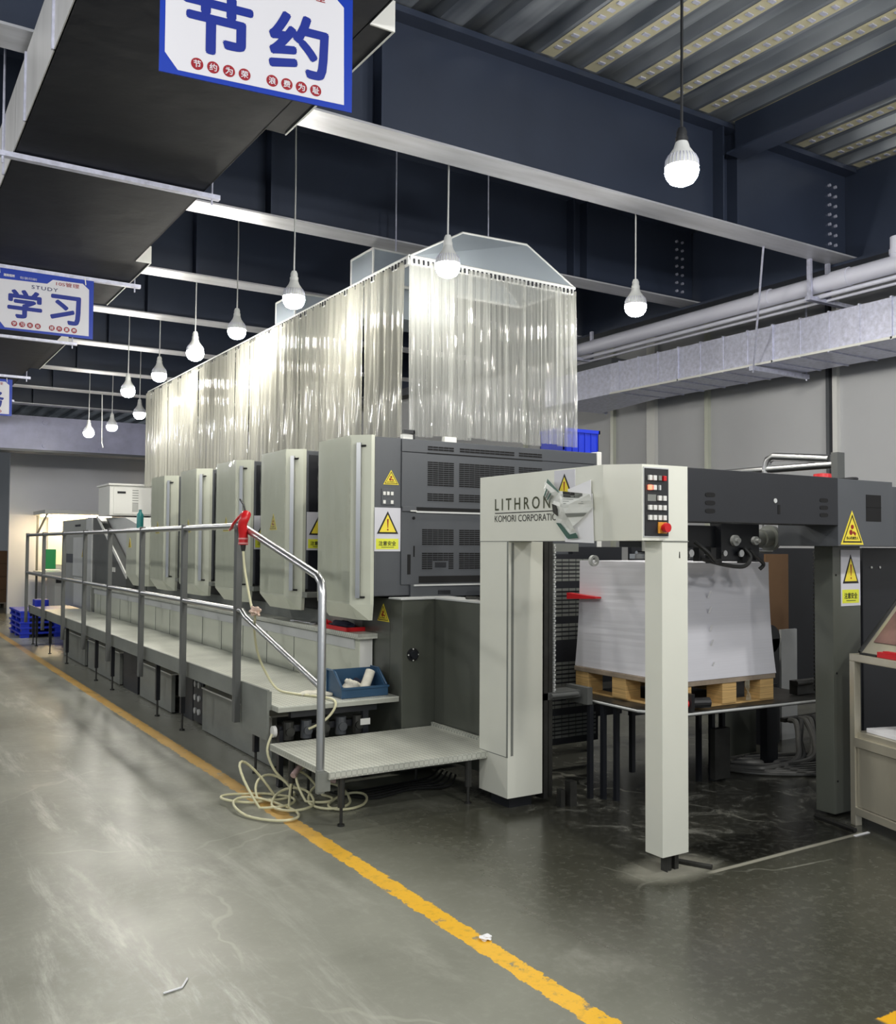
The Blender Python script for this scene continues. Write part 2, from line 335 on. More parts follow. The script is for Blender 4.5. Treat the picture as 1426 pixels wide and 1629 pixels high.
def tri_sticker(parent, O, U, wd, hg, words='当心机械伤人'):
    O = Vector(O); U = Vector(U).normalized(); n = U.cross(Z)
    st = build('warning_sticker', flat(tri(wd/2, 0, wd, hg), O, U, Z, .002), YEL, parent, label='yellow triangular warning sticker')
    b = MB(); t0 = tri(wd/2, hg*.06, wd*.84, hg*.83); t1 = tri(wd/2, hg*.1, wd*.74, hg*.71)
    P = lambda t, k: [O+n*k+U*a+Z*c for a, c in t]
    v0 = [b.b.verts.new(p) for p in P(t0, .0035)]; v1 = [b.b.verts.new(p) for p in P(t1, .0035)]
    for i in range(3): b.b.faces.new((v0[i], v0[(i+1) % 3], v1[(i+1) % 3], v1[i]))
    build('triangle_border', b, INK, st)
    build('pictogram', flat(disc(wd*.5, hg*.52, wd*.06), O+n*.002, U, Z, .0015), DRED, st)
    build('pictogram', flat(disc(wd*.44, hg*.36, wd*.07), O+n*.002, U, Z, .0015), DRED, st)
    build('pictogram', flat([(wd*.52, hg*.34), (wd*.63, hg*.26), (wd*.66, hg*.34), (wd*.55, hg*.4)], O+n*.002, U, Z, .0015), DRED, st)
    build('caption', text(words, O+n*.002+U*wd*.24+Z*hg*.15, U, Z, wd*.52, hg*.09, .02), INK, st)
    return st
# ------------------------------------------------------------------ the hall
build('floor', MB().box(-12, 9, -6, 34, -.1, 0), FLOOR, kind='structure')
DZ = 4.80
b = MB(); per = .375; x = -9.0; prof = []
while x < 8.2:
    prof += [(x, DZ), (x+.17, DZ), (x+.2, DZ+.07), (x+.345, DZ+.07)]; x += per
lo = [b.b.verts.new((px_, -5, pz_)) for px_, pz_ in prof]; hi = [b.b.verts.new((px_, 33, pz_)) for px_, pz_ in prof]
for i in range(len(prof)-1): b.b.faces.new((lo[i], hi[i], hi[i+1], lo[i+1]))
deck = build('ceiling', b, DECK, kind='structure', fix=False)
b = MB(); c = MB(); x = -9.0+per*34
while x < 7.8:                                                   # embossed lower flanges of the deck sheets near the camera
    b.quad((x+.03, 1.2, DZ-.003), (x+.14, 1.2, DZ-.003), (x+.14, 4.87, DZ-.003), (x+.03, 4.87, DZ-.003))
    y = 1.25
    while y < 4.8:
        c.box(x+.06, x+.11, y, y+.028, DZ-.010, DZ-.003); y += .085
    x += per
build('embossed_strip', b, DECKS, deck); build('embossed_dimple', c, GALV, deck, kind='stuff')
build('wall_right', MB().box(8.0, 8.2, -2, 22.2, 0, 5), WALLP, kind='structure')
build('wall_back', MB().box(2.74, 8.0, 22, 22.15, 0, 3.62), WALLB, kind='structure')
build('wall_far', MB().box(-10, 9, 33, 33.2, 0, 5), WALLP, kind='structure')
for i, (y, wd, m) in enumerate(((5.62, .05, WHITE), (5.70, .035, DGREY), (7.24, .05, CREAM), (8.1, .14, WHITE), (8.78, .05, CREAM), (4.2, .05, WHITE), (10.6, .05, CREAM))):  # lit and dark edges of the wall posts put into strip colours
    build('trim_%d' % (i+1), MB().box(7.95, 8.0, y-wd/2, y+wd/2, 0, 4.0), m, kind='structure')
# ceiling beams across the hall
BY = [4.89, 6.67, 8.53, 10.25, 12.1, 14.1, 16.05, 18.07]
ordn = ['nearest', 'second', 'third', 'fourth', 'fifth', 'sixth', 'seventh', 'eighth']
for i, y in enumerate(BY):
    t = thing('ceiling_beam', (0, y+.12, 4.0), 'dark navy steel ceiling beam with pale lower flange, %s beam from the camera' % ordn[i], 'beam', 'ceiling beams across the hall')
    build('web', MB().box(-9, 7.25, y+.113, y+.127, 4.014, DZ-.045), BEAM, t)
    build('lower_flange', MB().box(-9, 7.25, y, y+.24, 4.0, 4.014), FLANGE, t, label='pale lower flange')
    build('upper_flange', MB().box(-9, 7.25, y, y+.24, DZ-.045, DZ-.005), BEAM, t)
    st = MB()
    for xx in (5.58, 5.74, 2.6, 0): st.box(xx, xx+.014, y+.01, y+.113, 4.014, DZ-.045)
    build('stiffener_plate', st, BEAM, t)
    if i < 3:
        bo = MB()
        for k in range(7):
            for xx in (7.02, 7.1): bo.cyl((xx, y+.113, 4.12+k*.085), (xx, y+.095, 4.12+k*.085), .014, n=8)
        build('bolt_row', bo, GALV, t)
t = thing('edge_girder', (7.35, 8, 4.0), 'dark edge girder running along the top of the right wall', 'girder')
build('web', MB().box(7.3, 7.34, -2, 22, 4.0, DZ), BEAM, t); build('flange', MB().box(7.2, 7.55, -2, 22, 3.97, 3.995), BEAM, t)
t = thing('cross_girder', (5.66, 2, 4.52), 'dark girder under the deck running from the camera to the nearest ceiling beam', 'girder')
build('web', MB().box(5.66, 5.68, -4, 4.85, 4.535, DZ-.006), BEAM, t); build('lower_flange', MB().box(5.57, 5.77, -4, 4.86, 4.52, 4.535), BEAM, t)
t = thing('box_girder', (2.5, 18.7, 3.2), 'deep pale grey girder hanging in front of the far partition', 'girder')
LAV = M('lavender_grey_paint', (166, 168, 196), .35, var=.15)
build('face', MB().box(-9, 7.2, 18.7, 18.74, 3.24, 3.86), LAV, t); build('soffit', MB().box(-9, 7.2, 18.68, 19.2, 3.2, 3.24), DGREY, t)
st = MB()
for xx in (2.9, 3.9, 5.2):
    for zz in (3.32, 3.75): st.cyl((xx, 18.7, zz), (xx, 18.66, zz), .045, n=12)
build('bolt_cap', st, LAV, t)
# black insulated duct over the aisle
t = thing('air_duct', (1.17, 6, 3.6), 'long black insulated air duct under the beams above the aisle', 'duct')
build('bottom_panel', MB().box(.66, 1.69, -1, 18.4, 3.6, 3.61), INSUL, t)
build('side_panel', MB().box(.655, .665, -1, 18.4, 3.6, 3.955), DUCTSIDE, t, label='pale side of the duct')
build('side_panel', MB().box(1.685, 1.695, -1, 18.4, 3.6, 3.955), INSUL, t)
build('top_panel', MB().box(.66, 1.69, -1, 18.4, 3.945, 3.955), INSUL, t)
for k in range(24): build('seam', MB().box(.645, .66, -.6+k*.8, -.585+k*.8, 3.6, 3.95), GALV, t)
for y0_, y1_ in ((3.3, 4.44), (7.05, 8.5), (10.3, 12.1), (14.6, 16.0)):
    o_ = build('side_outlet', MB().box(1.695, 1.8, y0_, y1_, 3.6, 3.72), INSUL, t)
    build('outlet_rim', MB().box(1.8, 1.806, y0_, y1_, 3.595, 3.61).box(1.695, 1.806, y0_-.008, y0_, 3.595, 3.725), WHITE, o_, label='white metal rim of the outlet')
for i, y in enumerate((5.44, 7.68, 10.27, 12.71, 14.9)):
    h = thing('duct_hanger', (1.17, y, 3.57), 'thin steel hanger bar under the black duct, %s one from the camera' % ordn[i], 'hanger', 'hangers of the black duct')
    rx = 1.84 if i in (1, 2, 4) else 1.745
    build('bar', MB().box(.56, rx+.045, y-.02, y+.02, 3.565, 3.592).box(.56, rx+.04, y+.018, y+.022, 3.592, 3.6), GALV, h)
    for xx in (.605, rx): build('rod', MB().cyl((xx, y, 3.53), (xx, y, 4.8), .006, n=8), GALV, h)
# hanging slogan boards
def board(px_, y, yaw, zb, title, dots, extra, label):
    Wd, Hg = .69, .46; U = Vector((math.cos(yaw), math.sin(yaw), 0)); O = Vector((px_, y, zb)); n = U.cross(Z)
    t = thing('hanging_sign', (px_, y, zb), label, 'sign', 'slogan boards along the duct')
    build('board', flat([(0, 0), (Wd, 0), (Wd, Hg), (0, Hg)], O-n*.006, U, Z, .006), BLUES, t)
    build('panel', flat([(.018, .07), (.062, .016), (.659, .022), (.655, .387), (.608, .428), (.39, .425), (.35, .388), (.018, .378)], O, U, Z, .001), SIGNW, t)
    P = lambda u, v: O+U*u+Z*v+n*.0012
    build('title_character', text(title[0], P(.083, .103), U, Z, .228, .205, .036), TITLEB, t); build('title_character', text(title[1], P(.382, .098), U, Z, .208, .212, .036), TITLEB, t)
    for k, ch in enumerate(dots):
        u = (.126+k*.0547) if k < 4 else (.389+(k-4)*.0537)
        d = build('slogan_dot', flat(disc(u, .052, .021), P(0, 0), U, Z, .001), REDS, t)
        build('slogan_character', text(ch, P(u-.0125, .0395)+n*.001, U, Z, .025, .025, .02), SIGNW, d)
    if extra:
        build('english_word', text('STUDY', P(.241, .334), U, Z, .186, .027, .02, 1.2), NAVYT, t)
        build('header_text', text('湖南恒邦', P(.046, .4), U, Z, .076, .02, .04), SIGNW, t); build('header_text', text('包装印刷', P(.157, .396), U, Z, .118, .02), SIGNW, t)
    build('corner_text', text('10S管理', P(.414, .384), U, Z, .168, .032, .01), REDS, t)
    for u in (.02, .63): build('hook', MB().tube([O+U*u+Z*.42+n*.004, O+U*(u-.006)+Z*.475], .004, 6), WHITE, t)
board(.823, 3.155, -.112, 3.1, '节约', '节约为荣浪费为耻', False, 'blue and white hanging board reading 节约, cut by the top of the picture')
board(.829, 7.64, 0, 3.098, '学习', '学习长处提升素养', True, 'blue and white hanging board reading 学习 with the word STUDY')
board(.912, 12.85, 0, 3.1, '服务', '服务客户追求满意'[:8], False, 'blue hanging board at the left edge, furthest along the duct')
# ------------------------------------------------------------------ pendant LED bulbs
def lamp(p, top, label):
    top = 4.869 if .2 < (p[0]+9) % .375 < .345 else 4.80
    t = thing('pendant_bulb', p, label, 'lamp', 'LED bulbs on cords')
    x, y, z = p
    build('diffuser', MB().lathe([(.001, -.062), (.03, -.060), (.058, -.046), (.074, -.024), (.082, .004), (.08, .024), (.001, .026)], p, 28), BULBM, t, smooth=True)
    build('heat_sink', MB().lathe([(.001, .026), (.082, .026), (.078, .058), (.064, .085), (.04, .12), (.03, .15), (.001, .152)], p, 32), LGREY, t, smooth=True)
    fin = MB()
    for k in range(28):
        a = 2*math.pi*k/28; c, s = math.cos(a), math.sin(a)
        fin.tube([(x+c*.081, y+s*.081, z+.03), (x+c*.078, y+s*.078, z+.06), (x+c*.067, y+s*.067, z+.082)], .0022, 4)
    build('fin', fin, GALV, t)
    build('socket', MB().lathe([(.001, .15), (.031, .15), (.031, .172), (.026, .175), (.026, .2), (.018, .22), (.001, .222)], p, 18), BLACK if p[1] < 4 else LGREY, t, smooth=True)
    build('cord', MB().tube([(x, y, z+.22), (x+.004, y, z+.22+(top-z-.22)*.5), (x, y, top)], .008 if p[1] < 4 else .006, 6), BLACK if p[1] < 4 else LGREY, t)
LP = [((3.352, 3.2, 3.323), 4.8, 'lit bulb on a long black cord in front of the nearest beam, largest of all'),
      ((3.265, 5.2, 3.34), 4.8, 'lit bulb hanging in front of the front curtain of the hood'),
      ((4.95, 5.2, 3.31), 4.8, 'lit bulb hanging right of the hood, above the white pipe'),
      ((2.70, 6.45, 3.317), 4.8, 'lit bulb left of the small grey duct box, the nearest along the side curtain'),
      ((2.88, 8.2, 3.435), 4.8, 'lit bulb touching the top rail of the side curtain, second along that curtain'),
      ((2.691, 8.83, 3.319), 4.8, 'lit bulb beside the side curtain, third along that curtain'),
      ((2.814, 10.55, 3.382), 4.8, 'lit bulb near the far part of the side curtain, fourth along that curtain'),
      ((2.70, 11.5, 3.32), 4.8, 'lit bulb just left of the far end of the side curtain'),
      ((3.31, 13.4, 3.317), 4.8, 'lit bulb half hidden behind the far end of the curtain'),
      ((3.29, 15.0, 3.305), 4.8, 'small distant lit bulb in front of the pale far girder, right one of two'),
      ((3.067, 15.6, 3.251), 4.8, 'small distant lit bulb in front of the pale far girder, left one of two')]
for p, top, l_ in LP: lamp(p, top, l_)
tag(build('drop_rod', MB().tube([(3.42, 16.4, 4.8), (3.44, 16.4, 3.2), (3.45, 16.35, 3.12)], .008, 6), WHITE), 'thin white rod hanging between the two most distant bulbs', 'rod')
# ------------------------------------------------------------------ services along the right wall
t = thing('galvanised_duct', (7.35, 6, 3.2), 'galvanised rectangular duct along the right wall', 'duct')
build('duct_body', MB().box(7.0, 7.68, 2.0, 7.75, 3.19, 3.525), GALV, t)
y = 2.1; k = 0
while y < 7.7:
    build('seam' if k % 4 else 'flange_joint', MB().box(6.985 if k % 4 == 0 else 6.994, 7.69, y-.008, y+.008, 3.18, 3.535), GALV, t); y += .29; k += 1
build('edge_lip', MB().box(6.985, 7.0, 2.0, 7.75, 3.185, 3.205), WHITE, t)
build('transition', MB().loft([(7.0, 7.75, 3.19), (7.68, 7.75, 3.19), (7.68, 7.75, 3.525), (7.0, 7.75, 3.525)], [(6.75, 8.6, 3.12), (7.6, 8.6, 3.12), (7.6, 8.6, 3.44), (6.75, 8.6, 3.44)]), GALV, t)
for y, l_ in ((5.77, 'strut and rod hanger under the galvanised duct, nearer one'), (8.65, 'strut and rod hanger under the galvanised duct, further one')):
    h = thing('duct_strut', (7.35, y, 3.15), l_, 'hanger')
    build('strut', MB().box(6.93, 7.75, y-.02, y+.02, 3.135, 3.178), GALV, h)
    build('rod', MB().cyl((6.96, y, 3.12), (6.29 if y < 7 else 6.97, 5.10 if y < 7 else 8.65, 4.0), .009, n=8), GALV, h); build('rod', MB().cyl((7.73, y, 3.12), (7.73, y, 4.0), .009, n=8), GALV, h)
t = thing('water_pipe', (7.0, 5, 3.79), 'thick white pipe running along the right wall above the duct', 'pipe')
build('pipe', MB().cyl((7.0, 1.5, 3.795), (7.0, 8.5, 3.77), .072, n=24), PIPEW, t, smooth=True)
for y in (4.95, 5.75): build('joint_sleeve', MB().cyl((7.0, y, 3.785), (7.0, y-.16, 3.786), .079, n=24), PIPEW, t, smooth=True)
build('riser', MB().cyl((7.0, 4.36, 3.8), (7.0, 4.36, 4.0), .06, n=20).cyl((7.0, 4.36, 3.86), (7.0, 4.36, 3.9), .068, n=20), PIPEW, t, smooth=True)
for y, l_ in ((5.12, 'square bracket carrying the white pipe, nearer one'), (8.25, 'square bracket carrying the white pipe, further one')):
    h = thing('pipe_bracket', (7.05, y, 3.66), l_, 'bracket')
    build('side_bar', MB().box(6.9, 6.925, y-.02, y+.02, 3.66, 4.12), GALV, h); build('side_bar', MB().box(7.15, 7.175, y-.02, y+.02, 3.66, 4.0), GALV, h)
    build('cross_bar', MB().box(6.88, 7.55, y-.025, y+.025, 3.64, 3.675), GALV, h)
for k, (x, z, r, l_) in enumerate(((7.02, 3.688, .02, 'thin pale conduit just under the white pipe'), (7.12, 3.668, .014, 'thinnest pale conduit beside the other conduit under the white pipe'))):
    tag(build('conduit', MB().cyl((x, 1.5, z+.008), (x, 8.5, z-.02), r, n=12), PIPEW, smooth=True), l_, 'pipe')
tag(build('exhaust_bend', MB().pz([(7.15, 7.9), (7.55, 7.9), (7.55, 8.7), (7.15, 8.7)], 3.54, 3.64), DGREY, at=(7.3, 8.2, 3.54)), 'dark box between the white pipe and the end of the galvanised duct', 'duct')
# ------------------------------------------------------------------ printing press: base and units
t = thing('machine_bed', (3.95, 10, 0), 'long dark base of the printing press behind the white step', 'machine base')
build('bed', MB().box(3.12, 4.88, 5.62, 11.86, 0, .998), NAVY, t); build('side_skirt', MB().box(3.06, 3.12, 5.98, 11.86, .0, .998), GREYP, t)
UY = [5.57+1.135*i for i in range(5)]
def slots(x0, x1, z0, z1, y, nc, nr, skip=()):
    b = MB(); dx = (x1-x0)/nc; dz = (z1-z0)/nr
    for i in range(nc):
        for j in range(nr):
            if (i, j) in skip: continue
            b.box(x0+i*dx+dx*.05, x0+(i+1)*dx-dx*.05, y-.003, y+.01, z0+j*dz+dz*.22, z0+(j+1)*dz-dz*.16)
    return b
def unit(i):
    y = UY[i]
    t = thing('printing_unit', (3.9, y+.36, 1.0), ('tall dark printing unit with the big front vents and safety placard, nearest to the feeder' if i == 0 else
        '%s tall printing unit from the feeder, pale side cover facing the aisle' % ordn[i]), 'printing unit', 'printing units of the press')
    # body with chamfered operator-side front corner
    build('body', MB().box(2.93, 4.90, y, y+.74, 1.16, 2.235, .008), DGREY, t); build('plinth', MB().box(3.07, 4.88, y+.03, y+.74, 1.0, 1.16), NAVY, t)
    if i == 0:
        build('front_door', MB().box(3.13, 4.86, y-.012, y, 1.765, 2.14, .003), DGREY, t, label='upper dark door with rows of vent slots')
        build('front_door', MB().box(3.13, 4.86, y-.012, y, 1.235, 1.74, .003), DGREY, t, label='lower dark door with rows of vent slots')
        build('top_panel', MB().box(3.13, 4.86, y-.012, y, 2.145, 2.23, .003), DGREY, t)
        yy = y-.012
        for x0, x1, z0, z1, nc, nr in ((3.333, 3.551, 2.162, 2.196, 5, 2), (3.598, 4.079, 2.162, 2.196, 11, 2), (4.119, 4.336, 2.162, 2.196, 5, 2),
                                       (3.333, 3.552, 1.916, 2.088, 5, 12), (3.594, 4.08, 1.916, 2.088, 11, 12), (4.119, 4.337, 1.916, 2.088, 5, 12),
                                       (3.333, 3.552, 1.81, 1.868, 5, 4), (3.594, 4.08, 1.81, 1.868, 11, 4), (4.119, 4.337, 1.81, 1.868, 5, 4),
                                       (3.292, 3.552, 1.505, 1.618, 6, 8), (3.597, 4.08, 1.505, 1.618, 11, 8)):
            build('vent_grille', slots(x0, x1, z0, z1, yy, nc, nr), SLOT, t)
        build('vent_grille', slots(3.292, 3.552, 1.337, 1.455, yy, 6, 8, {(a, c) for a in (2, 3, 4) for c in range(4)}), SLOT, t)
        build('vent_grille', slots(3.597, 4.08, 1.337, 1.455, yy, 11, 8), SLOT, t)
        build('door_gap', MB().box(3.24, 4.8, yy-.002, yy+.002, 1.742, 1.763), SLOT, t); build('door_gap', MB().box(3.27, 4.8, yy-.003, yy+.002, 1.245, 1.292), SLOT, t)
        build('door_gap', MB().box(3.33, 4.34, yy-.002, yy+.002, 2.141, 2.148), SLOT, t)
        build('edge_strip', MB().box(3.24, 4.8, yy-.012, yy, 1.728, 1.74), LGREY, t, label='bright lip of the lower door')
        build('hinge_cover', MB().box(3.13, 3.24, yy-.014, yy, 1.735, 1.768, .002), DGREY, t)
        build('latch', MB().box(3.19, 3.24, yy-.022, yy-.012, 1.735, 1.742), WHITE, t)
        build('door_handle', MB().box(3.178, 3.203, yy-.003, yy+.002, 1.305, 1.441, .001), SLOT, t)
        build('door_handle', MB().box(3.225, 3.234, yy-.003, yy+.002, 1.425, 1.5), SLOT, t); build('lock', MB().cyl((3.225, yy-.004, 1.69), (3.225, yy, 1.69), .011), SLOT, t)
        build('pull_recess', MB().box(3.4, 3.49, yy-.004, yy, 1.352, 1.388, .002), NAVY, t)
        build('lower_flap', MB().box(3.2, 4.86, y-.022, y, 1.15, 1.235, .004), DGREY, t); build('edge_strip', MB().box(3.22, 4.8, y-.034, y-.02, 1.225, 1.236), LGREY, t)
        build('pull_recess', MB().box(3.42, 3.52, y-.026, y-.02, 1.165, 1.192), NAVY, t)
        build('end_cap', MB().box(4.885, 4.93, y-.01, y+.74, 1.0, 2.245, .006), WHITE, t, label='white end cap on the drive side')
        tri_sticker(t, (2.993, y, 1.914), X, .12, .1)
        kp = build('key_panel', MB().box(2.979, 3.082, y-.006, y, 1.775, 1.885, .003), DGREY, t)
        for xx, zz in ((2.998, 1.853), (3.027, 1.853), (3.057, 1.853), (2.998, 1.795), (3.057, 1.795)): build('key', MB().box(xx-.01, xx+.01, y-.012, y-.006, zz-.012, zz+.012, .002), WHITE, kp)
    else:
        build('inner_plate', MB().box(2.95, 4.5, y-.01, y, 1.15, 2.2), NAVY, t)
        build('foot_step', MB().box(2.9, 3.05, y-.1, y-.01, 1.1, 1.14, .004), GREYP, t)
    if i < 3: warn_placard(t, (2.93 if i else 2.928, y-.012 if i else y, 1.462), X, .2, .295)
    if i in (1, 2): build('indicator', MB().box(3.09, 3.12, y-.02, y-.01, 1.82, 1.85), WHITE, t)
    # pale cover on the operator side, tapered foot
    a, c = y+.1, y+.62; z1 = 2.245; zk = 1.105; zb = 1.0
    plan = [(2.93, y+.005), (2.905, y+.005), (2.80, a), (2.80, c), (2.86, c+.03), (2.93, c+.03)]
    low = [(2.93, y+.02), (2.905, y+.02), (2.865, a+.015), (2.865, c-.06), (2.89, c-.05), (2.93, c-.05)]
    cv = MB().loft([(p, q, zk) for p, q in plan], [(p, q, z1) for p, q in plan]); build('side_cover', cv, CREAM, t, label='pale cream side cover')
    build('cover_foot', MB().loft([(p, q, zb) for p, q in low], [(p, q, zk) for p, q in plan]), CREAM, t, label='tapered foot of the cream cover')
    U_ = (Vector((2.905, y+.005, 0))-Vector((2.80, a, 0))).normalized(); n_ = U_.cross(Z)
    O_ = Vector((2.80, a, 0))+U_*.045
    bar = MB(); bar.loft([O_+U_*u+n_*v+Z*1.15 for u, v in ((0, 0), (.03, 0), (.03, .03), (0, .03))], [O_+U_*u+n_*v+Z*2.19 for u, v in ((0, 0), (.03, 0), (.03, .03), (0, .03))])
    build('handle_bar', bar, STEEL, t)
    br = MB()
    for zz in (1.155, 2.17): br.cyl(O_+U_*.03+n_*.006+Z*zz, O_+U_*.06+n_*.012+Z*zz, .007, n=8)
    build('handle_bracket', br, BLACK, t)
    build('edge_tube', MB().cyl((2.85, c+.075, 1.14), (2.85, c+.075, 2.2), .016, n=12), STEEL, t, smooth=True)
    if i: tri_sticker(t, (2.7995, y+.42, 1.62), -Y, .15, .13)
    # creased clear film pulled over the cover
    def film(u, v, a=a, c=c, y=y):
        yy = c-.01-(c-a+.0)*u; q = random.Random(int(u*999)*1009+int(v*999)+i*7).uniform(-.0045, .0045)*(.35+.65*v)
        return (2.79+q+.002*math.sin(u*21+v*5+i), yy, 1.12+(z1-1.12)*v)
    build('cover_film', MB().grid(film, 12, 30), FILM, t, fix=False, smooth=True)
for i in range(5): unit(i)
y = 5.57+1.135*5
t = thing('low_unit', (3.4, y+.4, 1.0), 'low cream covered unit at the delivery end, lower than the five tall units', 'printing unit')
plan = [(3.3, y+.005), (2.92, y+.005), (2.80, y+.12), (2.80, y+.62), (3.3, y+.62)]; low = [(3.3, y+.03), (2.93, y+.03), (2.86, y+.14), (2.86, y+.5), (3.3, y+.5)]
build('cover', MB().loft([(p, q, 1.14) for p, q in plan], [(p, q, 1.66) for p, q in plan]), CREAM, t)
build('cover_foot', MB().loft([(p, q, 1.0) for p, q in low], [(p, q, 1.14) for p, q in plan]), CREAM, t)
tri_sticker(t, (2.799, y+.5, 1.46), -Y, .13, .12)
# delivery end
t = thing('delivery_unit', (3.7, 14, 0), 'grey delivery unit with sloping white chain cover at the far end of the press', 'machine')
build('sloping_cover', MB().px([(14.1, 1.0), (14.1, 1.88), (12.9, 1.86), (11.9, 1.70), (11.9, 1.0)], 3.02, 4.7), LGREY, t)
build('lower_body', MB().box(3.06, 4.7, 11.9, 14.35, 0, .998), GREYP, t)
build('side_plate', MB().px([(14.3, .95), (14.3, 1.885), (13.98, 1.885), (12.25, 1.11), (12.25, .95)], 2.90, 3.0), POST, t, label='dark grey triangular side plate')
build('edge_trim', MB().px([(14.06, 1.9), (13.96, 1.9), (12.22, 1.12), (12.22, 1.06)], 2.885, 2.9), WHITE, t)
build('switch', MB().box(2.89, 2.9, 12.86, 12.9, 1.13, 1.19).box(2.89, 2.9, 12.96, 13.0, 1.13, 1.19), WHITE, t)
build('end_cabinet', MB().box(2.9, 4.7, 14.4, 16.69, .51, 1.88, .01), M('cabinet_grey', (158, 160, 156), .4), t)
build('corner_post', MB().box(2.885, 2.95, 14.3, 14.72, .95, 1.89, .006), LGREY, t)
build('nameplate', MB().box(2.893, 2.9, 15.2, 15.6, 1.77, 1.80), NAVY, t); build('door_panel', MB().box(2.888, 2.9, 14.85, 15.7, 1.0, 1.6, .004), LGREY, t)
build('door_panel', MB().box(2.888, 2.9, 14.75, 15.6, .55, 0.98, .004), LGREY, t); build('pull_handle', MB().box(2.88, 2.89, 14.95, 15.45, .9, .93), NAVY, t)
build('dark_recess', MB().box(2.893, 2.9, 15.7, 16.6, 1.2, 1.34), DGREY, t)
tri_sticker(t, (2.887, 15.0, 1.3), -Y, .16, .16)
t = thing('electrical_box', (3.1, 13.5, 1.87), 'white sheet metal electrical box on top of the delivery unit', 'cabinet')
build('housing', MB().box(2.885, 3.6, 13.2, 13.9, 1.89, 2.3, .01), WHITE, t); build('lid', MB().box(2.86, 3.62, 13.16, 13.93, 2.3, 2.325, .006), WHITE, t)
build('door', MB().box(2.93, 3.58, 13.18, 13.2, 1.91, 2.28, .006), WHITE, t); build('nameplate', MB().box(2.98, 3.09, 13.174, 13.18, 2.19, 2.22), BLACK, t)
lv = MB()
for k in range(6): lv.box(3.18, 3.26, 13.172, 13.18, 2.06+k*.035, 2.068+k*.035)
for k in range(6): lv.box(3.18, 3.26, 13.172, 13.18, 1.95+k*.018, 1.956+k*.018)
build('louvre', lv, GREYP, t)
tag(build('spray_can', MB().lathe([(.001, 0), (.04, 0), (.04, .19), (.022, .215), (.018, .225), (.018, .25), (.001, .252)], (2.87, 11.5, 1.665), 18), TEAL, at=(2.87, 11.5, 1.665), smooth=True), 'teal spray can standing on the low cream unit', 'can')
# ------------------------------------------------------------------ step along the press
t = thing('press_step', (3.0, 9.5, .51), 'white step box with tread plate top along the foot of the press', 'step')
build('front_panel', MB().box(2.94, 3.0, 5.80, 14.3, .51, .855, .003), CREAM, t); build('end_panel', MB().box(2.945, 3.04, 5.795, 5.80, .51, .855), WHITE, t)
build('tread', MB().box(2.9, 3.055, 5.74, 14.3, .86, .895, .004), PLATE, t)
build('kick_band', MB().box(2.93, 2.94, 5.86, 14.3, .78, .85), LGREY, t)
sm = MB()
for k in range(14): sm.box(2.936, 2.941, 6.35+k*.58, 6.356+k*.58, .51, .855)
build('panel_seam', sm, GREYP, t)
# ------------------------------------------------------------------ side cabinet
t = thing('side_cabinet', (3.3, 5.5, .0), 'dark olive grey cabinet between the tread platform and the first printing unit', 'cabinet')
build('cabinet_body', MB().box(3.05, 3.5, 5.395, 5.56, .02, 1.143, .006), OLIVE, t); build('cabinet_flank', MB().box(3.05, 3.066, 5.562, 5.97, .02, 1.143), OLIVE, t)
build('wing_panel', MB().box(3.3, 3.36, 4.66, 5.39, .1, 1.143, .006), OLIVE, t)
build('cabinet_top', MB().box(3.03, 3.5, 5.38, 5.55, 1.143, 1.153, .002).box(3.29, 3.5, 4.66, 5.4, 1.143, 1.153), LGREY, t)
kn = build('hand_wheel', MB().cyl((3.13, 5.385, .78), (3.13, 5.396, .78), .043, n=24), BLACK, t); build('wheel_hub', MB().cyl((3.13, 5.365, .78), (3.13, 5.385, .78), .026, n=20), NAVY, kn)
sc = MB()
for a in range(4): sc.cyl((3.13+.037*math.sin(a*1.571), 5.383, .78+.037*math.cos(a*1.571)), (3.13+.037*math.sin(a*1.571), 5.386, .78+.037*math.cos(a*1.571)), .005, n=8)
build('screw', sc, WHITE, kn)
tri_sticker(t, (3.049, 5.74, .985), -Y, .17, .12)
tag(build('red_can', MB().lathe([(.001, 0), (.035, 0), (.035, .045), (.028, .05), (.028, .075), (.001, .075)], (3.34, 4.74, 1.153), 16), REDP, at=(3.34, 4.74, 1.153), smooth=True), 'small red can at the right edge of the dark side cabinet top', 'can')
tag(build('small_tools', MB().tube([(3.36, 5.1, 1.165), (3.38, 5.0, 1.168), (3.36, 4.92, 1.163)], .01, 8).tube([(3.4, 4.98, 1.163), (3.38, 4.84, 1.163)], .008, 8), DARKST, at=(3.38, 5, 1.153)), 'dark clamp lying on the dark side cabinet top', 'tool')
# ------------------------------------------------------------------ walkway with railing
t = thing('walkway', (2.55, 10, 0), 'raised tread plate walkway along the operator side of the press', 'walkway')
build('deck_plate', MB().box(2.2, 2.94, 5.42, 15.2, .475, .51, .003), PLATE, t); build('deck_plate', MB().box(2.94, 3.045, 5.42, 5.79, .475, .51, .003), PLATE, t)
build('toe_board', MB().box(2.185, 2.2, 5.53, 15.2, .475, .59), GREYP, t); build('end_plate', MB().box(2.17, 2.185, 5.53, 6.0, .29, .6), GREYP, t)
for ly in (5.93, 7.58, 8.32, 10.03, 10.8, 12.5, 13.72, 14.86, 15.17):
    l = build('leg', MB().box(2.235, 2.27, ly-.018, ly+.018, .14, .475), NAVY, t); build('levelling_foot', MB().cyl((2.252, ly, 0), (2.252, ly, .15), .009, n=8).cyl((2.252, ly, 0), (2.252, ly, .012), .022, n=10), DARKST, l)
build('cross_beam', MB().box(2.3, 2.9, 5.46, 5.5, .43, .475).box(2.8, 2.84, 5.46, 5.5, 0, .43), NAVY, t)
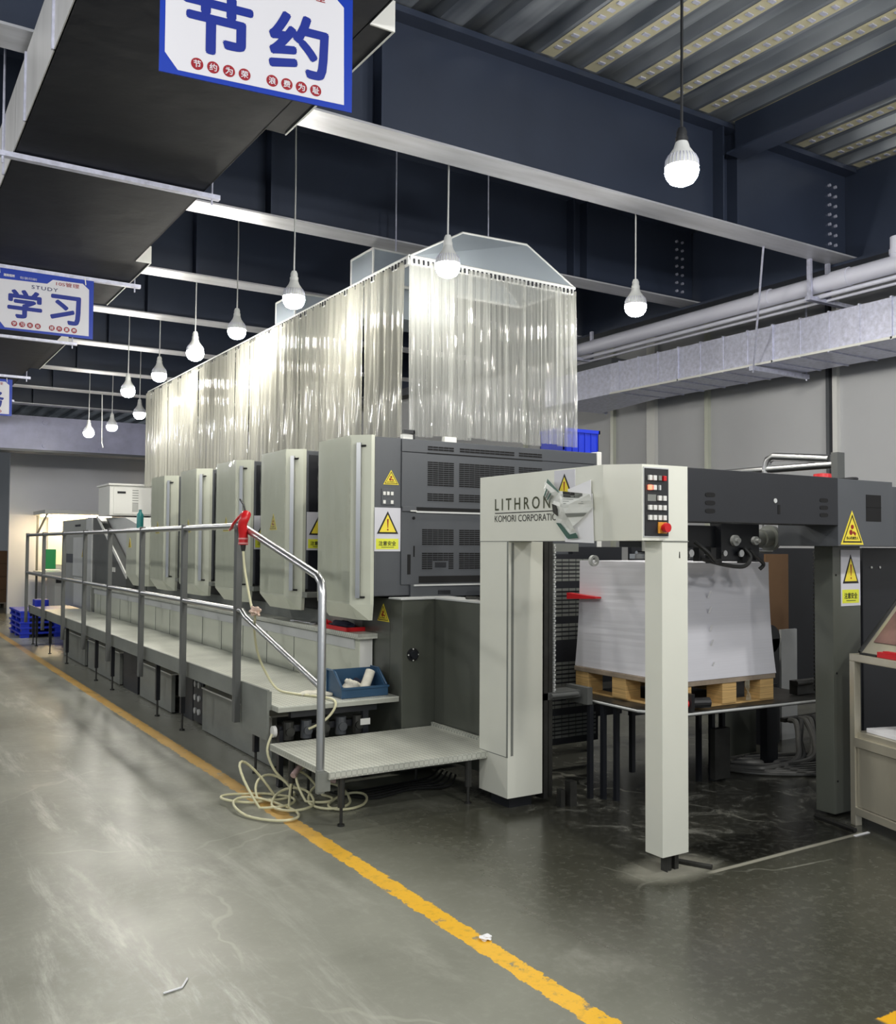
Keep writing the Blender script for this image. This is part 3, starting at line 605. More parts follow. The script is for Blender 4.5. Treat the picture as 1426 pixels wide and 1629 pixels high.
t = thing('guard_rail', (2.16, 10, .33), 'steel handrail with grey posts along the walkway, ending at the platform', 'railing')
PY = [6.017, 7.23, 8.501, 9.766, 10.975, 12.22, 13.686, 15.159]
for i, y in enumerate(PY):
    p = build('post', MB().box(2.125, 2.165, y-.027, y+.027, .33, 1.655, .003), POST, t)
    bo = MB()
    for zz in (.36, .48, .56): bo.cyl((2.15, y+.027, zz), (2.15, y+.042, zz), .009, n=8)
    build('bolt', bo, BLACK, p)
for z in (1.625, 1.068):
    for a, c in zip(PY, PY[1:]): build('rail', MB().cyl((2.145, a+.02, z), (2.145, c-.02, z), .021, n=14), STEEL, t, smooth=True)
build('stair_rail', MB().tube([(2.145, 6.0, 1.63), (2.145, 5.93, 1.63), (2.14, 5.84, 1.60), (2.125, 4.70, 1.335), (2.12, 4.64, 1.30), (2.118, 4.62, 1.24), (2.112, 4.61, .215)], .023, 14), STEEL, t, smooth=True)
build('stair_rail', MB().tube([(2.145, 6.0, 1.068), (2.145, 5.93, 1.068), (2.14, 5.84, 1.03), (2.118, 4.62, .74)], .019, 12), STEEL, t, smooth=True)
build('rail_bracket', MB().box(2.08, 2.12, 4.57, 4.6, .19, .31).box(2.075, 2.15, 4.563, 4.575, .2, .3), GREYP, t)
# skirts and boxes below the walkway
for y0_, y1_, l_ in ((5.985, 7.48, 'grey sheet metal skirt on the floor under the near end of the walkway'), (8.36, 9.45, 'grey skirt with a dark gap before it, second from the platform'), (10.3, 11.9, 'grey skirt under the middle of the walkway, third from the platform'), (12.1, 13.5, 'grey skirt furthest along under the walkway')):
    t = thing('floor_skirt', (2.45, y0_, 0), l_, 'panel', 'skirts under the walkway')
    build('panel', MB().box(2.385, 2.42, y0_, y1_, .012, .34, .003), GREYP, t); build('top_lip', MB().box(2.375, 2.52, y0_, y1_, .34, .352), WHITE, t)
    build('plinth', MB().box(2.40, 2.46, y0_+.02, y1_-.02, 0, .012), SLOT, t)
t = thing('terminal_box', (2.5, 7.66, 0), 'black terminal box with warning label under the walkway between two skirts', 'box')
build('case', MB().box(2.42, 2.75, 7.58, 7.83, .03, .44, .004), NAVY, t); build('label_plate', MB().box(2.44, 2.62, 7.574, 7.58, .30, .40), CREAM, t)
build('label_plate', MB().box(2.44, 2.62, 7.574, 7.58, .13, .2), LGREY, t); build('label_plate', MB().box(2.44, 2.62, 7.574, 7.58, .21, .28), NAVYT, t)
build('warning_mark', flat(tri(0, 0, .07, .07), (2.53, 7.573, .315), X, Z, .002), INK, t); build('feet', MB().box(2.44, 2.47, 7.6, 7.63, 0, .03).box(2.7, 2.73, 7.6, 7.63, 0, .03), BLACK, t)
sk = MB()
for a in (0, 1):
    for c in range(3): sk.cyl((2.405, 7.66+a*.1, .12+c*.11), (2.42, 7.66+a*.1, .12+c*.11), .025, n=12)
build('socket_cap', sk, LGREY, t)
tag(build('dark_cabinet', MB().box(2.45, 3.0, 7.95, 8.3, 0, .46, .005), NAVY, at=(2.7, 8.1, 0)), 'black open cabinet under the walkway left of the terminal box', 'cabinet')
tag(build('valve_box', MB().box(2.40, 2.8, 9.6, 10.2, 0, .44, .005), NAVY, at=(2.6, 9.9, 0)), 'dark box with hoses under the middle of the walkway', 'box')
# low platform in front
t = thing('tread_platform', (2.7, 4.95, 0), 'low tread plate platform at the foot of the handrail', 'platform')
build('deck_plate', MB().box(2.135, 3.29, 4.545, 5.385, .262, .302, .004), PLATE, t); build('back_lip', MB().box(3.27, 3.29, 4.66, 5.385, .302, .325), PLATE, t)
for lx, ly in ((2.225, 4.585), (2.2, 5.2), (3.05, 4.6), (3.05, 5.2), (2.35, 5.3)):
    l = build('leg', MB().cyl((lx, ly, .1), (lx, ly, .262), .02, n=12), DARKST, t); build('levelling_foot', MB().cyl((lx, ly, 0), (lx, ly, .1), .009, n=8).cyl((lx, ly, 0), (lx, ly, .01), .02, n=10), DARKST, l)
t = thing('air_regulator', (2.5, 5.48, .302), 'row of small air regulators and a gauge under the upper tread', 'valve')
build('manifold', MB().box(2.25, 2.85, 5.52, 5.58, .33, .37), NAVY, t)
for k in range(5): build('valve_body', MB().cyl((2.3+k*.12, 5.5, .29), (2.3+k*.12, 5.5, .40), .035, n=14).cyl((2.3+k*.12, 5.46, .34), (2.3+k*.12, 5.5, .34), .028, n=14), DGREY if k % 2 else DARKST, t)
build('gauge', MB().cyl((2.19, 5.49, .35), (2.21, 5.49, .35), .035, n=20), WHITE, t); build('holder', MB().box(2.24, 2.27, 5.5, 5.54, 0, .35), NAVY, t)
build('label_plate', MB().box(2.78, 2.85, 5.455, 5.46, .34, .38), WHITE, t)
# ------------------------------------------------------------------ strip curtain and hood over the units
CX, CY, CT = 3.226, 5.64, 3.5
t = thing('strip_curtain', (CX, CY, CT), 'long clear plastic strip curtain hanging round the tops of the printing units', 'curtain')
build('curtain_rail', MB().box(CX, 4.70, CY-.012, CY+.012, CT-.03, CT+.03), LGREY, t); build('curtain_rail', MB().box(CX-.012, CX+.012, CY, 12.6, CT-.03, CT+.03), LGREY, t)
hk = MB()
for k in range(38): hk.box(CX+.02+k*.0385, CX+.034+k*.0385, CY-.02, CY-.012, CT-.022, CT+.012)
build('hook_row', hk, NAVY, t, kind='stuff'); hk = MB()
for k in range(150): hk.box(CX-.02, CX-.012, CY+.03+k*.046, CY+.047+k*.046, CT-.022, CT+.012)
build('hook_row', hk, NAVY, t, kind='stuff')
rnd = random.Random(3)
def strip(p0, p1, nrm, z0, z1, ph, folds, amp, mat, slack=0):
    p0, p1, nrm = Vector(p0), Vector(p1), Vector(nrm); wv = rnd.uniform(.8, 1.25); ph2 = rnd.uniform(0, 6); lean = rnd.uniform(-.012, .012)
    def f(u, v):
        q = p0.lerp(p1, u); open_ = .35+.65*(1-v)
        d = amp*open_*math.sin(u*folds*6.283*wv+ph+.5*math.sin(v*3+ph2))+amp*.45*open_*math.sin(u*folds*17.1+ph2+v*2)+slack*math.sin(u*3.1416)*(1-v)
        return tuple(q+nrm*d+(p1-p0).normalized()*lean*(1-v)+Vector((0, 0, z0+(z1-z0)*v)))
    build('curtain_strip', MB().grid(f, 30, 12), mat, t, fix=False, smooth=True)
fw_ = 1.475/9
for k in range(9): strip((CX+.0+k*fw_-.01, CY-.014-(k % 2)*.012, 0), (CX+(k+1)*fw_+.02, CY-.014-(k % 2)*.012, 0), (0, -1, 0), (2.255 if k < 7 else 2.262)+rnd.uniform(0, .03), CT+.0, k*1.3, 3.2, .010, PVCF)
sw = 6.9/34
for k in range(34): strip((CX-.016-(k % 2)*.012, CY+.06+k*sw-.015, 0), (CX-.016-(k % 2)*.012, CY+.06+(k+1)*sw+.02, 0), (-1, 0, 0), 2.25+rnd.uniform(0, .02), CT+.0, k*.9, 1.6 if k < 12 else 2.4, .022 if k < 12 else .014, PVCS)
t = thing('extraction_hood', (4, 5.9, CT), 'translucent grey sloped extraction hood above the front curtain', 'hood')
A = [(CX, CY, CT+.03), (4.72, CY, CT+.03), (4.72, 6.35, CT+.03), (CX, 6.35, CT+.03)]; Bq = [(3.77, 5.8, 3.84), (4.34, 5.76, 3.84), (4.34, 6.3, 3.84), (3.77, 6.3, 3.84)]
for i, nm in enumerate(('front_sheet', 'side_sheet', 'back_sheet', 'side_sheet')):
    j = (i+1) % 4; build(nm, MB().quad(A[i], A[j], Bq[j], Bq[i]), GLASSY, t, fix=False)
build('top_sheet', MB().quad(*Bq), GLASSY, t, fix=False)
for i in range(4): build('edge_angle', MB().tube([A[i], Bq[i]], .008, 6), LGREY, t); build('edge_angle', MB().tube([Bq[i], Bq[(i+1) % 4]], .01, 6), LGREY, t); build('edge_angle', MB().tube([A[i], A[(i+1) % 4]], .012, 6), LGREY, t)
for y0_, y1_, x1_, l_ in ((6.43, 6.81, 4.1, 'grey sheet duct box rising behind the side curtain, nearer one'), (7.97, 8.43, 4.0, 'grey sheet duct box rising behind the side curtain, further one')):
    t = thing('duct_box', (3.7, y0_, 3.5), l_, 'duct'); build('box', MB().box(3.35, x1_, y0_, y1_, 3.3, 3.82), GLASSY, t)
    fr = MB()
    for p, q in (((3.35, y0_, 3.82), (x1_, y0_, 3.82)), ((3.35, y0_, 3.82), (3.35, y1_, 3.82)), ((3.35, y0_, 3.3), (3.35, y0_, 3.82)), ((3.35, y1_, 3.3), (3.35, y1_, 3.82))): fr.tube([p, q], .01, 6)
    build('corner_frame', fr, LGREY, t)
for x, y, zt, zb, l_ in ((3.645, 6.6, 4.02, 3.82, 'thin hanger rod dropping onto the nearer grey duct box'), (4.28, 6.2, 4.75, 3.84, 'thin hanger rod at the right end of the hood top')):
    tag(build('hanger_rod', MB().cyl((x, y, zb), (x, y, 4.79), .006, n=8), GALV), l_, 'rod')
t = thing('blue_crate', (4.86, 5.85, 2.245), 'blue plastic crate on top of the nearest printing unit at the curtain edge', 'crate')
build('tub', MB().box(4.66, 5.02, 5.70, 6.0, 2.248, 2.26).box(4.66, 5.02, 5.70, 5.71, 2.26, 2.43).box(4.66, 5.02, 5.99, 6.0, 2.26, 2.43).box(4.66, 4.67, 5.7, 6.0, 2.26, 2.43).box(5.01, 5.02, 5.7, 6.0, 2.26, 2.43), BLUEP, t)
build('rim', MB().box(4.65, 5.03, 5.69, 5.705, 2.405, 2.432).box(4.65, 5.03, 5.995, 6.01, 2.405, 2.432).box(4.65, 4.665, 5.69, 6.01, 2.405, 2.432).box(5.015, 5.03, 5.69, 6.01, 2.405, 2.432), BLUEP, t)
rb = MB()
for k in range(6): rb.box(4.68+k*.064, 4.686+k*.064, 5.692, 5.70, 2.25, 2.41)
build('rib', rb, BLUEP, t)
tag(build('white_block', MB().box(3.16, 3.25, 5.6, 5.64, 2.237, 2.27, .003), WHITE, at=(3.2, 5.62, 2.237)), 'small white block on the front edge of the nearest unit, left one', 'block')
tag(build('white_block', MB().box(3.5, 3.6, 5.6, 5.64, 2.237, 2.275, .003), WHITE, at=(3.55, 5.62, 2.237)), 'small white block on the front edge of the nearest unit, right one', 'block')
tag(build('black_bracket', MB().box(3.16, 3.25, 5.59, 5.61, 2.275, 2.30).box(3.24, 3.25, 5.59, 5.63, 2.237, 2.30), BLACK, at=(3.2, 5.6, 2.237)), 'black bracket over the left white block under the curtain', 'bracket')
# ------------------------------------------------------------------ sheet feeder
FX, FY = 3.148, 3.131
fd = thing('sheet_feeder', (4.0, 3.9, 0), 'cream and dark grey sheet feeder portal with black control panel, nearest the camera', 'machine')
build('column', MB().box(FX, 3.315, FY+.004, 3.247, .08, 1.528, .003), IVORY, fd, label='front cream column')
lc = build('column', MB().box(FX+.001, 3.398, 4.345, 4.632, .07, 1.528, .003), IVORY, fd, label='rear cream column')
build('column_seam', MB().box(FX-.0005, FX+.002, 4.345, 4.358, .3, 1.528).box(FX-.0005, FX+.002, 4.355, 4.63, .3, .304), GREYP, lc); build('column_edge', MB().box(3.17, 3.185, 4.341, 4.347, .31, 1.52), GREYP, lc)
plan = [(FX, 4.632), (FX, 3.541), (3.018, FY), (3.311, FY), (3.311, 4.632)]; zt = [1.91, 1.912, 1.88, 1.882, 1.905]
hd = build('head_cover', MB().loft([(x, y, 1.531) for x, y in plan], [(x, y, z) for (x, y), z in zip(plan, zt)]), IVORY, fd, label='cream head cover with maker lettering')
build('cover_seam', MB().box(FX-.001, 3.316, 4.34, 4.634, 1.527, 1.531).box(FX-.001, 3.316, 3.129, 3.25, 1.527, 1.531), GREYP, fd)
build('lettering', text('LITHRONE', (FX, 4.475, 1.708), -Y, Z, .585, .067, .012, 1.5, .002), INKO, hd)
build('lettering_rule', flat([(0, 0), (.56, 0), (.56, .005), (0, .005)], (FX, 4.476, 1.6895), -Y, Z, .002), INK, hd)
build('lettering', text('KOMORI CORPORATION', (FX, 4.478, 1.6405), -Y, Z, .615, .038, 0, 1.0, .002), INK, hd)
cp = build('control_panel', MB().box(3.029, 3.178, FY-.008, FY, 1.552, 1.862, .002), BLACK, fd, label='black control panel with white square keys')
fr = MB().box(3.024, 3.183, FY-.004, FY, 1.546, 1.868); build('panel_frame', fr, LGREY, cp)
bx = (3.055, 3.084, 3.115, 3.146); bz = (1.818, 1.774, 1.726, 1.682, 1.636)
for r_, row in enumerate(('WWgR', 'LWs ', '  WW', 'WWWW', 'WWWW')):
    for c_, ch in enumerate(row):
        if ch == ' ': continue
        m_ = {'W': WHITE, 'g': GREYP, 'R': REDP, 'L': LIT, 's': LGREY}[ch]; hw = .0095 if ch != 's' else .005
        build('key', MB().box(bx[c_]-hw, bx[c_]+hw, FY-.02, FY-.008, bz[r_]-.0115, bz[r_]+.0115, .002), m_, cp)
build('display_strip', MB().box(3.045, 3.098, FY-.0095, FY-.008, 1.712, 1.742), GREYP, cp)
es = build('emergency_plate', MB().box(3.108, 3.163, FY-.014, FY-.008, 1.564, 1.616, .002), M('orange_plate', (220, 150, 50), .5), cp); build('emergency_stop', MB().cyl((3.138, FY-.014, 1.59), (3.138, FY-.03, 1.59), .015, n=20).cyl((3.138, FY-.03, 1.59), (3.138, FY-.045, 1.59), .023, .021, n=24), REDP, es)
build('keyhole_sticker', flat([(3.262-3.2, .0), (3.27-3.2, 0), (3.268-3.2, .03), (3.264-3.2, .03)], (3.195, FY+.004, 1.45), X, Z, .001), INK, fd)
cb = build('cross_beam', MB().box(3.311, 4.45, FY, 3.34, 1.624, 1.879, .003), NAVY, fd, label='dark cross beam')
build('cross_beam', MB().box(4.45, 4.945, FY, 3.52, 1.512, 1.876, .004), DGREY, fd, label='dark drive side box of the cross beam')
for xx, lbl in ((3.464, 0), (4.33, 1)):
    for zz in (1.754, 1.715, 1.676): build('slot_window', MB().py([(xx+.034*math.copysign(abs(math.cos(a))**.6, math.cos(a)), zz+.011*math.copysign(abs(math.sin(a))**.6, math.sin(a))) for a in (k*.3142 for k in range(20))], FY-.002, FY+.003), SLOT, cb)
build('latch', MB().cyl((3.938, FY-.004, 1.74), (3.938, FY, 1.74), .012, n=14), LGREY, cb); build('latch_slot', MB().box(3.958, 3.976, FY-.002, FY+.002, 1.672, 1.72), SLOT, cb)
build('window', MB().box(4.698, 4.834, FY-.002, FY+.002, 1.65, 1.797).box(4.698, 4.834, FY-.004, FY-.002, 1.727, 1.73), SLOT, fd)
tri_sticker(fd, (4.47, FY, 1.521), X, .2, .185)
build('rear_post', MB().box(4.638, 4.89, 3.3, 3.42, .02, 1.512, .004), OLIVE, fd, label='dark rear post')
warn_placard(fd, (4.706, 3.299, 1.174), X, .178, .318)
for zz in (.2, .8, 1.35): build('bolt', MB().cyl((4.665, 3.297, zz), (4.665, 3.302, zz), .006, n=8), SLOT, fd)
build('drive_side_cover', MB().box(5.39, 6.3, 3.62, 3.68, .02, 1.505, .005), NAVY, fd, label='black drive side cover'); sc = MB()
for xx in (5.48, 5.57): sc.cyl((xx, 3.615, 1.38), (xx, 3.62, 1.38), .008, n=8)
build('screw', sc, WHITE, fd)
build('top_cover', MB().box(4.947, 5.9, 3.3, 3.6, 1.512, 1.87, .006), DGREY, fd)
build('levelling_foot', MB().box(3.2, 3.205, 3.16, 3.2, 0, .08).cyl((3.23, 3.19, 0), (3.23, 3.19, .08), .022, n=12).box(3.26, 3.285, 3.17, 3.2, .0, .08), DARKST, fd)
build('levelling_foot', MB().box(3.2, 3.36, 4.4, 4.58, 0, .07), NAVY, fd)
gr = MB().box(3.42, 3.45, 4.36, 4.46, .03, 1.53).box(3.47, 3.5, 4.38, 4.46, .03, 1.53); build('guide_rail', gr, DARKST, fd)
ch = MB()
for k in range(62): ch.box(3.505, 3.517, 4.37+(k % 2)*.006, 4.385+(k % 2)*.006, .62+k*.0145, .631+k*.0145)
build('lift_chain', ch, LGREY, fd, kind='stuff')
for xx, yy in ((5.08, 3.74), (5.16, 3.76)):
    ch = MB()
    for k in range(36): ch.cyl((xx-.012, yy, .62+k*.0245), (xx+.012, yy, .62+k*.0245), .009, n=8)
    build('lift_chain', ch, DARKST, fd, kind='stuff')
lv = MB()
b_ = build('guard_louvre', MB().box(3.86, 4.40, 5.0, 5.01, .16, 1.45), NAVY, fd)
for z0_, z1_, nr in ((.2, .36, 6), (.4, .72, 11), (.86, .98, 4), (1.02, 1.22, 7), (1.26, 1.42, 6)): build('slot_field', slots(3.89, 4.38, z0_, z1_, 5.0, 8, nr), GREYP, b_)
build('back_wall', MB().box(4.42, 4.9, 5.3, 5.35, .25, 1.5), NAVY, fd)
build('dark_backdrop', MB().box(5.0, 7.9, 5.3, 5.34, .22, 1.5), NAVY, fd); build('frame_post', MB().box(5.3, 5.36, 3.72, 3.78, .0, 1.5), NAVY, fd)  # dark panel added to keep the view past the feeder dark
pb = build('pile_board', MB().pz([(3.80, 4.86), (3.78, 3.96), (3.86, 3.84), (3.90, 3.74), (5.16, 3.66), (5.16, 4.86)], .555, .58), DARKST, fd)
build('board_edge', MB().tube([(3.80, 4.86, .568), (3.78, 3.96, .568), (3.86, 3.84, .568), (3.90, 3.735, .568), (5.16, 3.655, .568)], .008, 6), LGREY, pb)
build('lift_bracket', MB().box(3.42, 3.78, 4.36, 4.5, .60, .64).box(3.7, 3.74, 4.3, 4.5, .56, .66).cyl((3.46, 4.34, .625), (3.66, 4.34, .625), .013), POST, fd)
build('lift_bracket', MB().box(4.98, 5.22, 3.80, 3.86, .585, .67).cyl((4.95, 3.79, .66), (5.1, 3.79, .66), .018), DARKST, fd)
sg = build('side_gauge', MB().cyl((3.98, 3.76, .625), (4.1, 3.72, .625), .03).box(3.96, 3.985, 3.72, 3.79, .582, .68), BLACK, fd); build('gauge_knob', MB().cyl((3.93, 3.76, .625), (3.96, 3.755, .625), .024), REDP, sg)
for xx, yy, zb in ((3.74, 4.32, 0), (3.80, 4.27, 0), (3.84, 4.2, .0), (4.06, 4.3, .12), (4.62, 4.28, 0), (4.7, 4.24, .0), (4.76, 4.3, .0), (4.84, 4.28, 0)): build('support_rod', MB().box(xx-.014, xx+.014, yy-.014, yy+.014, zb, .555), NAVY, fd)
build('scissor_plate', MB().box(4.66, 4.80, 4.18, 4.22, .02, .34), DARKST, fd); build('lower_panel', MB().box(5.22, 5.56, 4.6, 4.65, .02, .34), OLIVE, fd)
build('floor_post', MB().box(5.31, 5.42, 4.3, 4.36, 0, .56), NAVY, fd)
build('floor_bracket', MB().box(3.52, 3.57, 4.24, 4.29, 0, .14).box(3.46, 3.49, 4.25, 4.29, 0, .10), DARKST, fd)
# suction head
sh = build('suction_head', MB().box(3.42, 4.29, 3.56, 3.72, 1.50, 1.62, .004).box(3.98, 4.29, 3.52, 3.6, 1.43, 1.64, .004), NAVY, fd, label='black suction head above the paper stack')
build('head_screw', MB().cyl((4.08, 3.50, 1.54), (4.08, 3.52, 1.54), .03, n=18).cyl((4.08, 3.48, 1.54), (4.08, 3.5, 1.54), .014, n=12), LGREY, sh)
build('head_screw', MB().cyl((4.245, 3.50, 1.54), (4.245, 3.52, 1.54), .024, n=18).cyl((4.245, 3.48, 1.54), (4.245, 3.5, 1.54), .012, n=12), LGREY, sh)
build('drive_motor', MB().cyl((4.30, 3.6, 1.55), (4.42, 3.62, 1.555), .042, n=22).cyl((4.42, 3.62, 1.555), (4.5, 3.63, 1.558), .054, n=24).cyl((4.5, 3.63, 1.558), (4.53, 3.63, 1.558), .075, n=26), GREYP, fd, smooth=True)
build('cross_rod', MB().cyl((4.2, 3.7, 1.485), (4.64, 3.72, 1.485), .014).cyl((3.45, 3.62, 1.47), (4.1, 3.62, 1.47), .011), STEEL, fd, smooth=True)
for pts in ([(4.14, 3.5, 1.5), (4.17, 3.48, 1.45), (4.12, 3.48, 1.40), (4.0, 3.5, 1.405), (3.8, 3.5, 1.44)], [(4.2, 3.51, 1.49), (4.24, 3.5, 1.45), (4.3, 3.5, 1.41), (4.29, 3.52, 1.38)], [(3.6, 3.5, 1.52), (3.66, 3.46, 1.46), (3.58, 3.46, 1.43), (3.45, 3.5, 1.45)], [(3.75, 3.5, 1.53), (3.8, 3.46, 1.48), (3.86, 3.46, 1.43), (3.95, 3.5, 1.43)]): build('suction_hose', MB().tube(pts, .011, 8, 6), RUBBER, sh, smooth=True)
bl = MB()
for k in range(7): bl.box(3.44+k*.115, 3.48+k*.115, 3.50+(k % 3)*.02, 3.54+(k % 3)*.02, 1.415+(k % 2)*.012, 1.50)
build('sucker_foot', bl, BLACK, sh); sb = MB()
for k in range(6): sb.cyl((3.46+k*.13, 3.5, 1.47), (3.46+k*.13, 3.49, 1.47), .012+.004*(k % 3), n=10)
for k in range(4): sb.box(3.42+k*.2, 3.5+k*.2, 3.60, 3.64, 1.44, 1.465)
build('fitting', sb, STEEL, sh)
rw = MB()
for k in range(24):
    a0, a1 = 2*math.pi*k/24, 2*math.pi*(k+1)/24
    q = lambda a, r, y_: (3.36+.05+r*math.cos(a), y_, 1.425+r*math.sin(a))
    rw.loft([q(a0, .018, 3.9), q(a0, .03, 3.9), q(a1, .03, 3.9), q(a1, .018, 3.9)], [q(a0, .018, 3.92), q(a0, .03, 3.92), q(a1, .03, 3.92), q(a1, .018, 3.92)])
build('pull_ring', rw, LGREY, sh)
build('tag_plate', MB().box(3.30, 3.36, 3.42, 3.425, 1.48, 1.535), WHITE, fd); build('side_plate', MB().box(3.5, 3.8, 4.5, 4.54, 1.47, 1.52), GREYP, fd)
# paper, pallet and wedge
t = thing('paper_stack', (4.32, 4.2, .74), 'tall stack of white printing sheets on the pallet inside the feeder', 'paper')
def lay(k, z): e = .028*(1-k)**2.2; return [(3.92+.005*math.sin(k*9)-e*.2, 3.80-e, z), (4.715+e, 3.80-e, z), (4.715+e, 4.63+e, z), (3.92-e*.2, 4.63+e*1.4, z)]
bb = MB(); rings = [[bb.b.verts.new(p) for p in lay(k/16, .742+(1.413-.742)*k/16)] for k in range(17)]
for A_, B_ in zip(rings, rings[1:]):
    for k in range(4): bb.b.faces.new((A_[k], A_[(k+1) % 4], B_[(k+1) % 4], B_[k]))
bb.b.faces.new(rings[0][::-1]); bb.b.faces.new(rings[-1]); build('sheet_block', bb, STACKM, t, label='block of stacked sheets')
for k, zz in enumerate((.80, .93, 1.015, 1.12, 1.21)):
    build('marker_slip', MB().loft([(4.19-k*.006, 3.79, zz), (4.205-k*.006, 3.79, zz), (4.197-k*.006, 3.765, zz+.04), (4.183-k*.006, 3.765, zz+.04)], [(4.19-k*.006, 3.788, zz), (4.205-k*.006, 3.788, zz), (4.197-k*.006, 3.763, zz+.041), (4.183-k*.006, 3.763, zz+.041)]), PAPER, t)
t = thing('wooden_pallet', (4.32, 4.2, .58), 'light plywood pallet under the stack of sheets', 'pallet')
build('deck_board', MB().box(3.9, 4.74, 3.775, 4.66, .712, .74, .003), WOODD, t); build('bottom_board', MB().box(3.92, 4.74, 3.79, 3.9, .582, .592).box(3.92, 4.02, 3.9, 4.66, .582, .592), WOOD, t)
for xx in (3.905, 4.28, 4.61):
    for yy in (3.782, 4.19, 4.53): build('block', MB().box(xx, xx+.12, yy, yy+.12, .592, .712, .002), WOOD, t)
build('torn_wrap', MB().grid(lambda u, v: (4.46+.03*u+.01*math.sin(v*7), 3.76+.01*math.sin(u*5+v*9), .60+.12*v), 4, 8), FILM, t, fix=False)
tag(build('red_wedge', MB().px([(4.70, 1.165), (4.70, 1.205), (4.42, 1.19), (4.42, 1.18)], 3.87, 3.915), REDP, at=(3.89, 4.6, 1.17)), 'red plastic wedge stuck in the left side of the paper stack', 'wedge')
# crumpled wrapper taped on the head cover
warn_placard(fd, (FX, 3.924, 1.665), -Y, .17, .24)
tag(build('paper_sheet', MB().loft([(FX-.006, a, c) for a, c in ((3.827, 1.526), (3.599, 1.519), (3.612, 1.77), (3.84, 1.77))], [(FX-.009, a, c) for a, c in ((3.827, 1.526), (3.599, 1.519), (3.612, 1.77), (3.84, 1.77))]), PAPER, at=(FX, 3.7, 1.52)), 'plain white sheet taped under the crumpled wrapper on the cream head cover', 'paper')
tag(build('paper_sheet', MB().loft([(FX-.012, a, c) for a, c in ((3.80, 1.80), (3.618, 1.84), (3.613, 1.74), (3.78, 1.74))], [(FX-.014, a, c) for a, c in ((3.80, 1.80), (3.618, 1.84), (3.613, 1.74), (3.78, 1.74))]), PAPER, at=(FX, 3.7, 1.74)), 'small white paper flap behind the top of the crumpled wrapper', 'paper')
t = thing('paper_wrapper', (FX-.03, 3.76, 1.53), 'crumpled printed paper wrapper taped on the cream head cover', 'wrapper')
W = dict(a=(3.985, 1.842, .02), b=(3.915, 1.860, .05), b2=(3.83, 1.85, .03), c=(3.80, 1.79, .07), d=(3.585, 1.765, .05), e=(3.588, 1.70, .02), f=(3.72, 1.605, .04), g=(3.70, 1.545, .02), h=(3.785, 1.54, .02), i=(3.872, 1.63, .03), j=(3.90, 1.73, .04), k=(3.94, 1.78, .06), m=(3.76, 1.70, .08))
wp = lambda q: (FX-W[q][2], W[q][0], W[q][1])
bw = MB()
for f_ in ('kab', 'kbc', 'kcj', 'jcm', 'cdm', 'dem', 'emf', 'jmi', 'imf', 'ifh', 'fgh'): bw.b.faces.new([bw.b.verts.new(wp(q)) for q in f_])
bmesh.ops.remove_doubles(bw.b, verts=bw.b.verts, dist=1e-5); bmesh.ops.subdivide_edges(bw.b, edges=bw.b.edges, cuts=3, use_grid_fill=True)
for v in bw.b.verts: v.co.x += random.Random(int(v.co.y*5000+v.co.z*7000)).uniform(-.006, .004)
wr = build('wrapper_sheet', bw, M('wrapper_paper', (222, 224, 220), .5), t, fix=False)
def strip_on(p, q, r_, s_, k, col, nm='printed_strip', off=.006): build(nm, MB().loft([Vector(p)-X*off, Vector(q)-X*off, Vector(r_)-X*off, Vector(s_)-X*off], [Vector(z_)-X*(off+.001) for z_ in (p, q, r_, s_)]), col, wr)
L_ = lambda a, c, k: Vector(wp(a)).lerp(Vector(wp(c)), k)
strip_on(L_('i', 'h', .05), L_('i', 'h', .95), L_('f', 'g', .8)*.5+L_('i', 'h', .95)*.5, L_('i', 'f', .3), 0, PRINTG)
strip_on(wp('h'), wp('g'), L_('g', 'f', .45), L_('h', 'f', .35), 0, PRINTG)
strip_on(wp('b'), wp('c'), L_('c', 'm', .12), L_('b', 'k', .25), 0, PRINTG)
for a, c in ((.3, .45), (.55, .7)): strip_on(L_('c', 'd', a-.15), L_('c', 'd', c+.1), L_('m', 'e', c)*.35+L_('c', 'd', c+.1)*.65, L_('m', 'e', a-.2)*.35+L_('c', 'd', a-.15)*.65, 0, GREYP if a > .5 else INK, 'printed_text')
strip_on(L_('j', 'm', .1), L_('j', 'm', .5), L_('i', 'm', .4), L_('i', 'j', .5), 0, INK, 'printed_text')
strip_on(L_('m', 'f', .3), L_('e', 'f', .3), L_('e', 'f', .45), L_('m', 'f', .5), 0, GREYP, 'printed_text')
for k in range(5): strip_on(L_('c', 'm', .2+k*.13)*.9+L_('d', 'e', .2+k*.13)*.1, L_('c', 'm', .2+k*.13)*.25+L_('d', 'e', .2+k*.13)*.75, L_('c', 'm', .23+k*.13)*.25+L_('d', 'e', .23+k*.13)*.75, L_('c', 'm', .23+k*.13)*.9+L_('d', 'e', .23+k*.13)*.1, 0, GREYP, 'printed_text', .009)
for k in range(4): strip_on(L_('k', 'j', .2+k*.2), L_('k', 'j', .3+k*.2), L_('b', 'c', .3+k*.2)*.5+L_('k', 'j', .3+k*.2)*.5, L_('b', 'c', .2+k*.2)*.5+L_('k', 'j', .2+k*.2)*.5, 0, (PRINTG, GREYP)[k % 2], 'printed_text', .011)
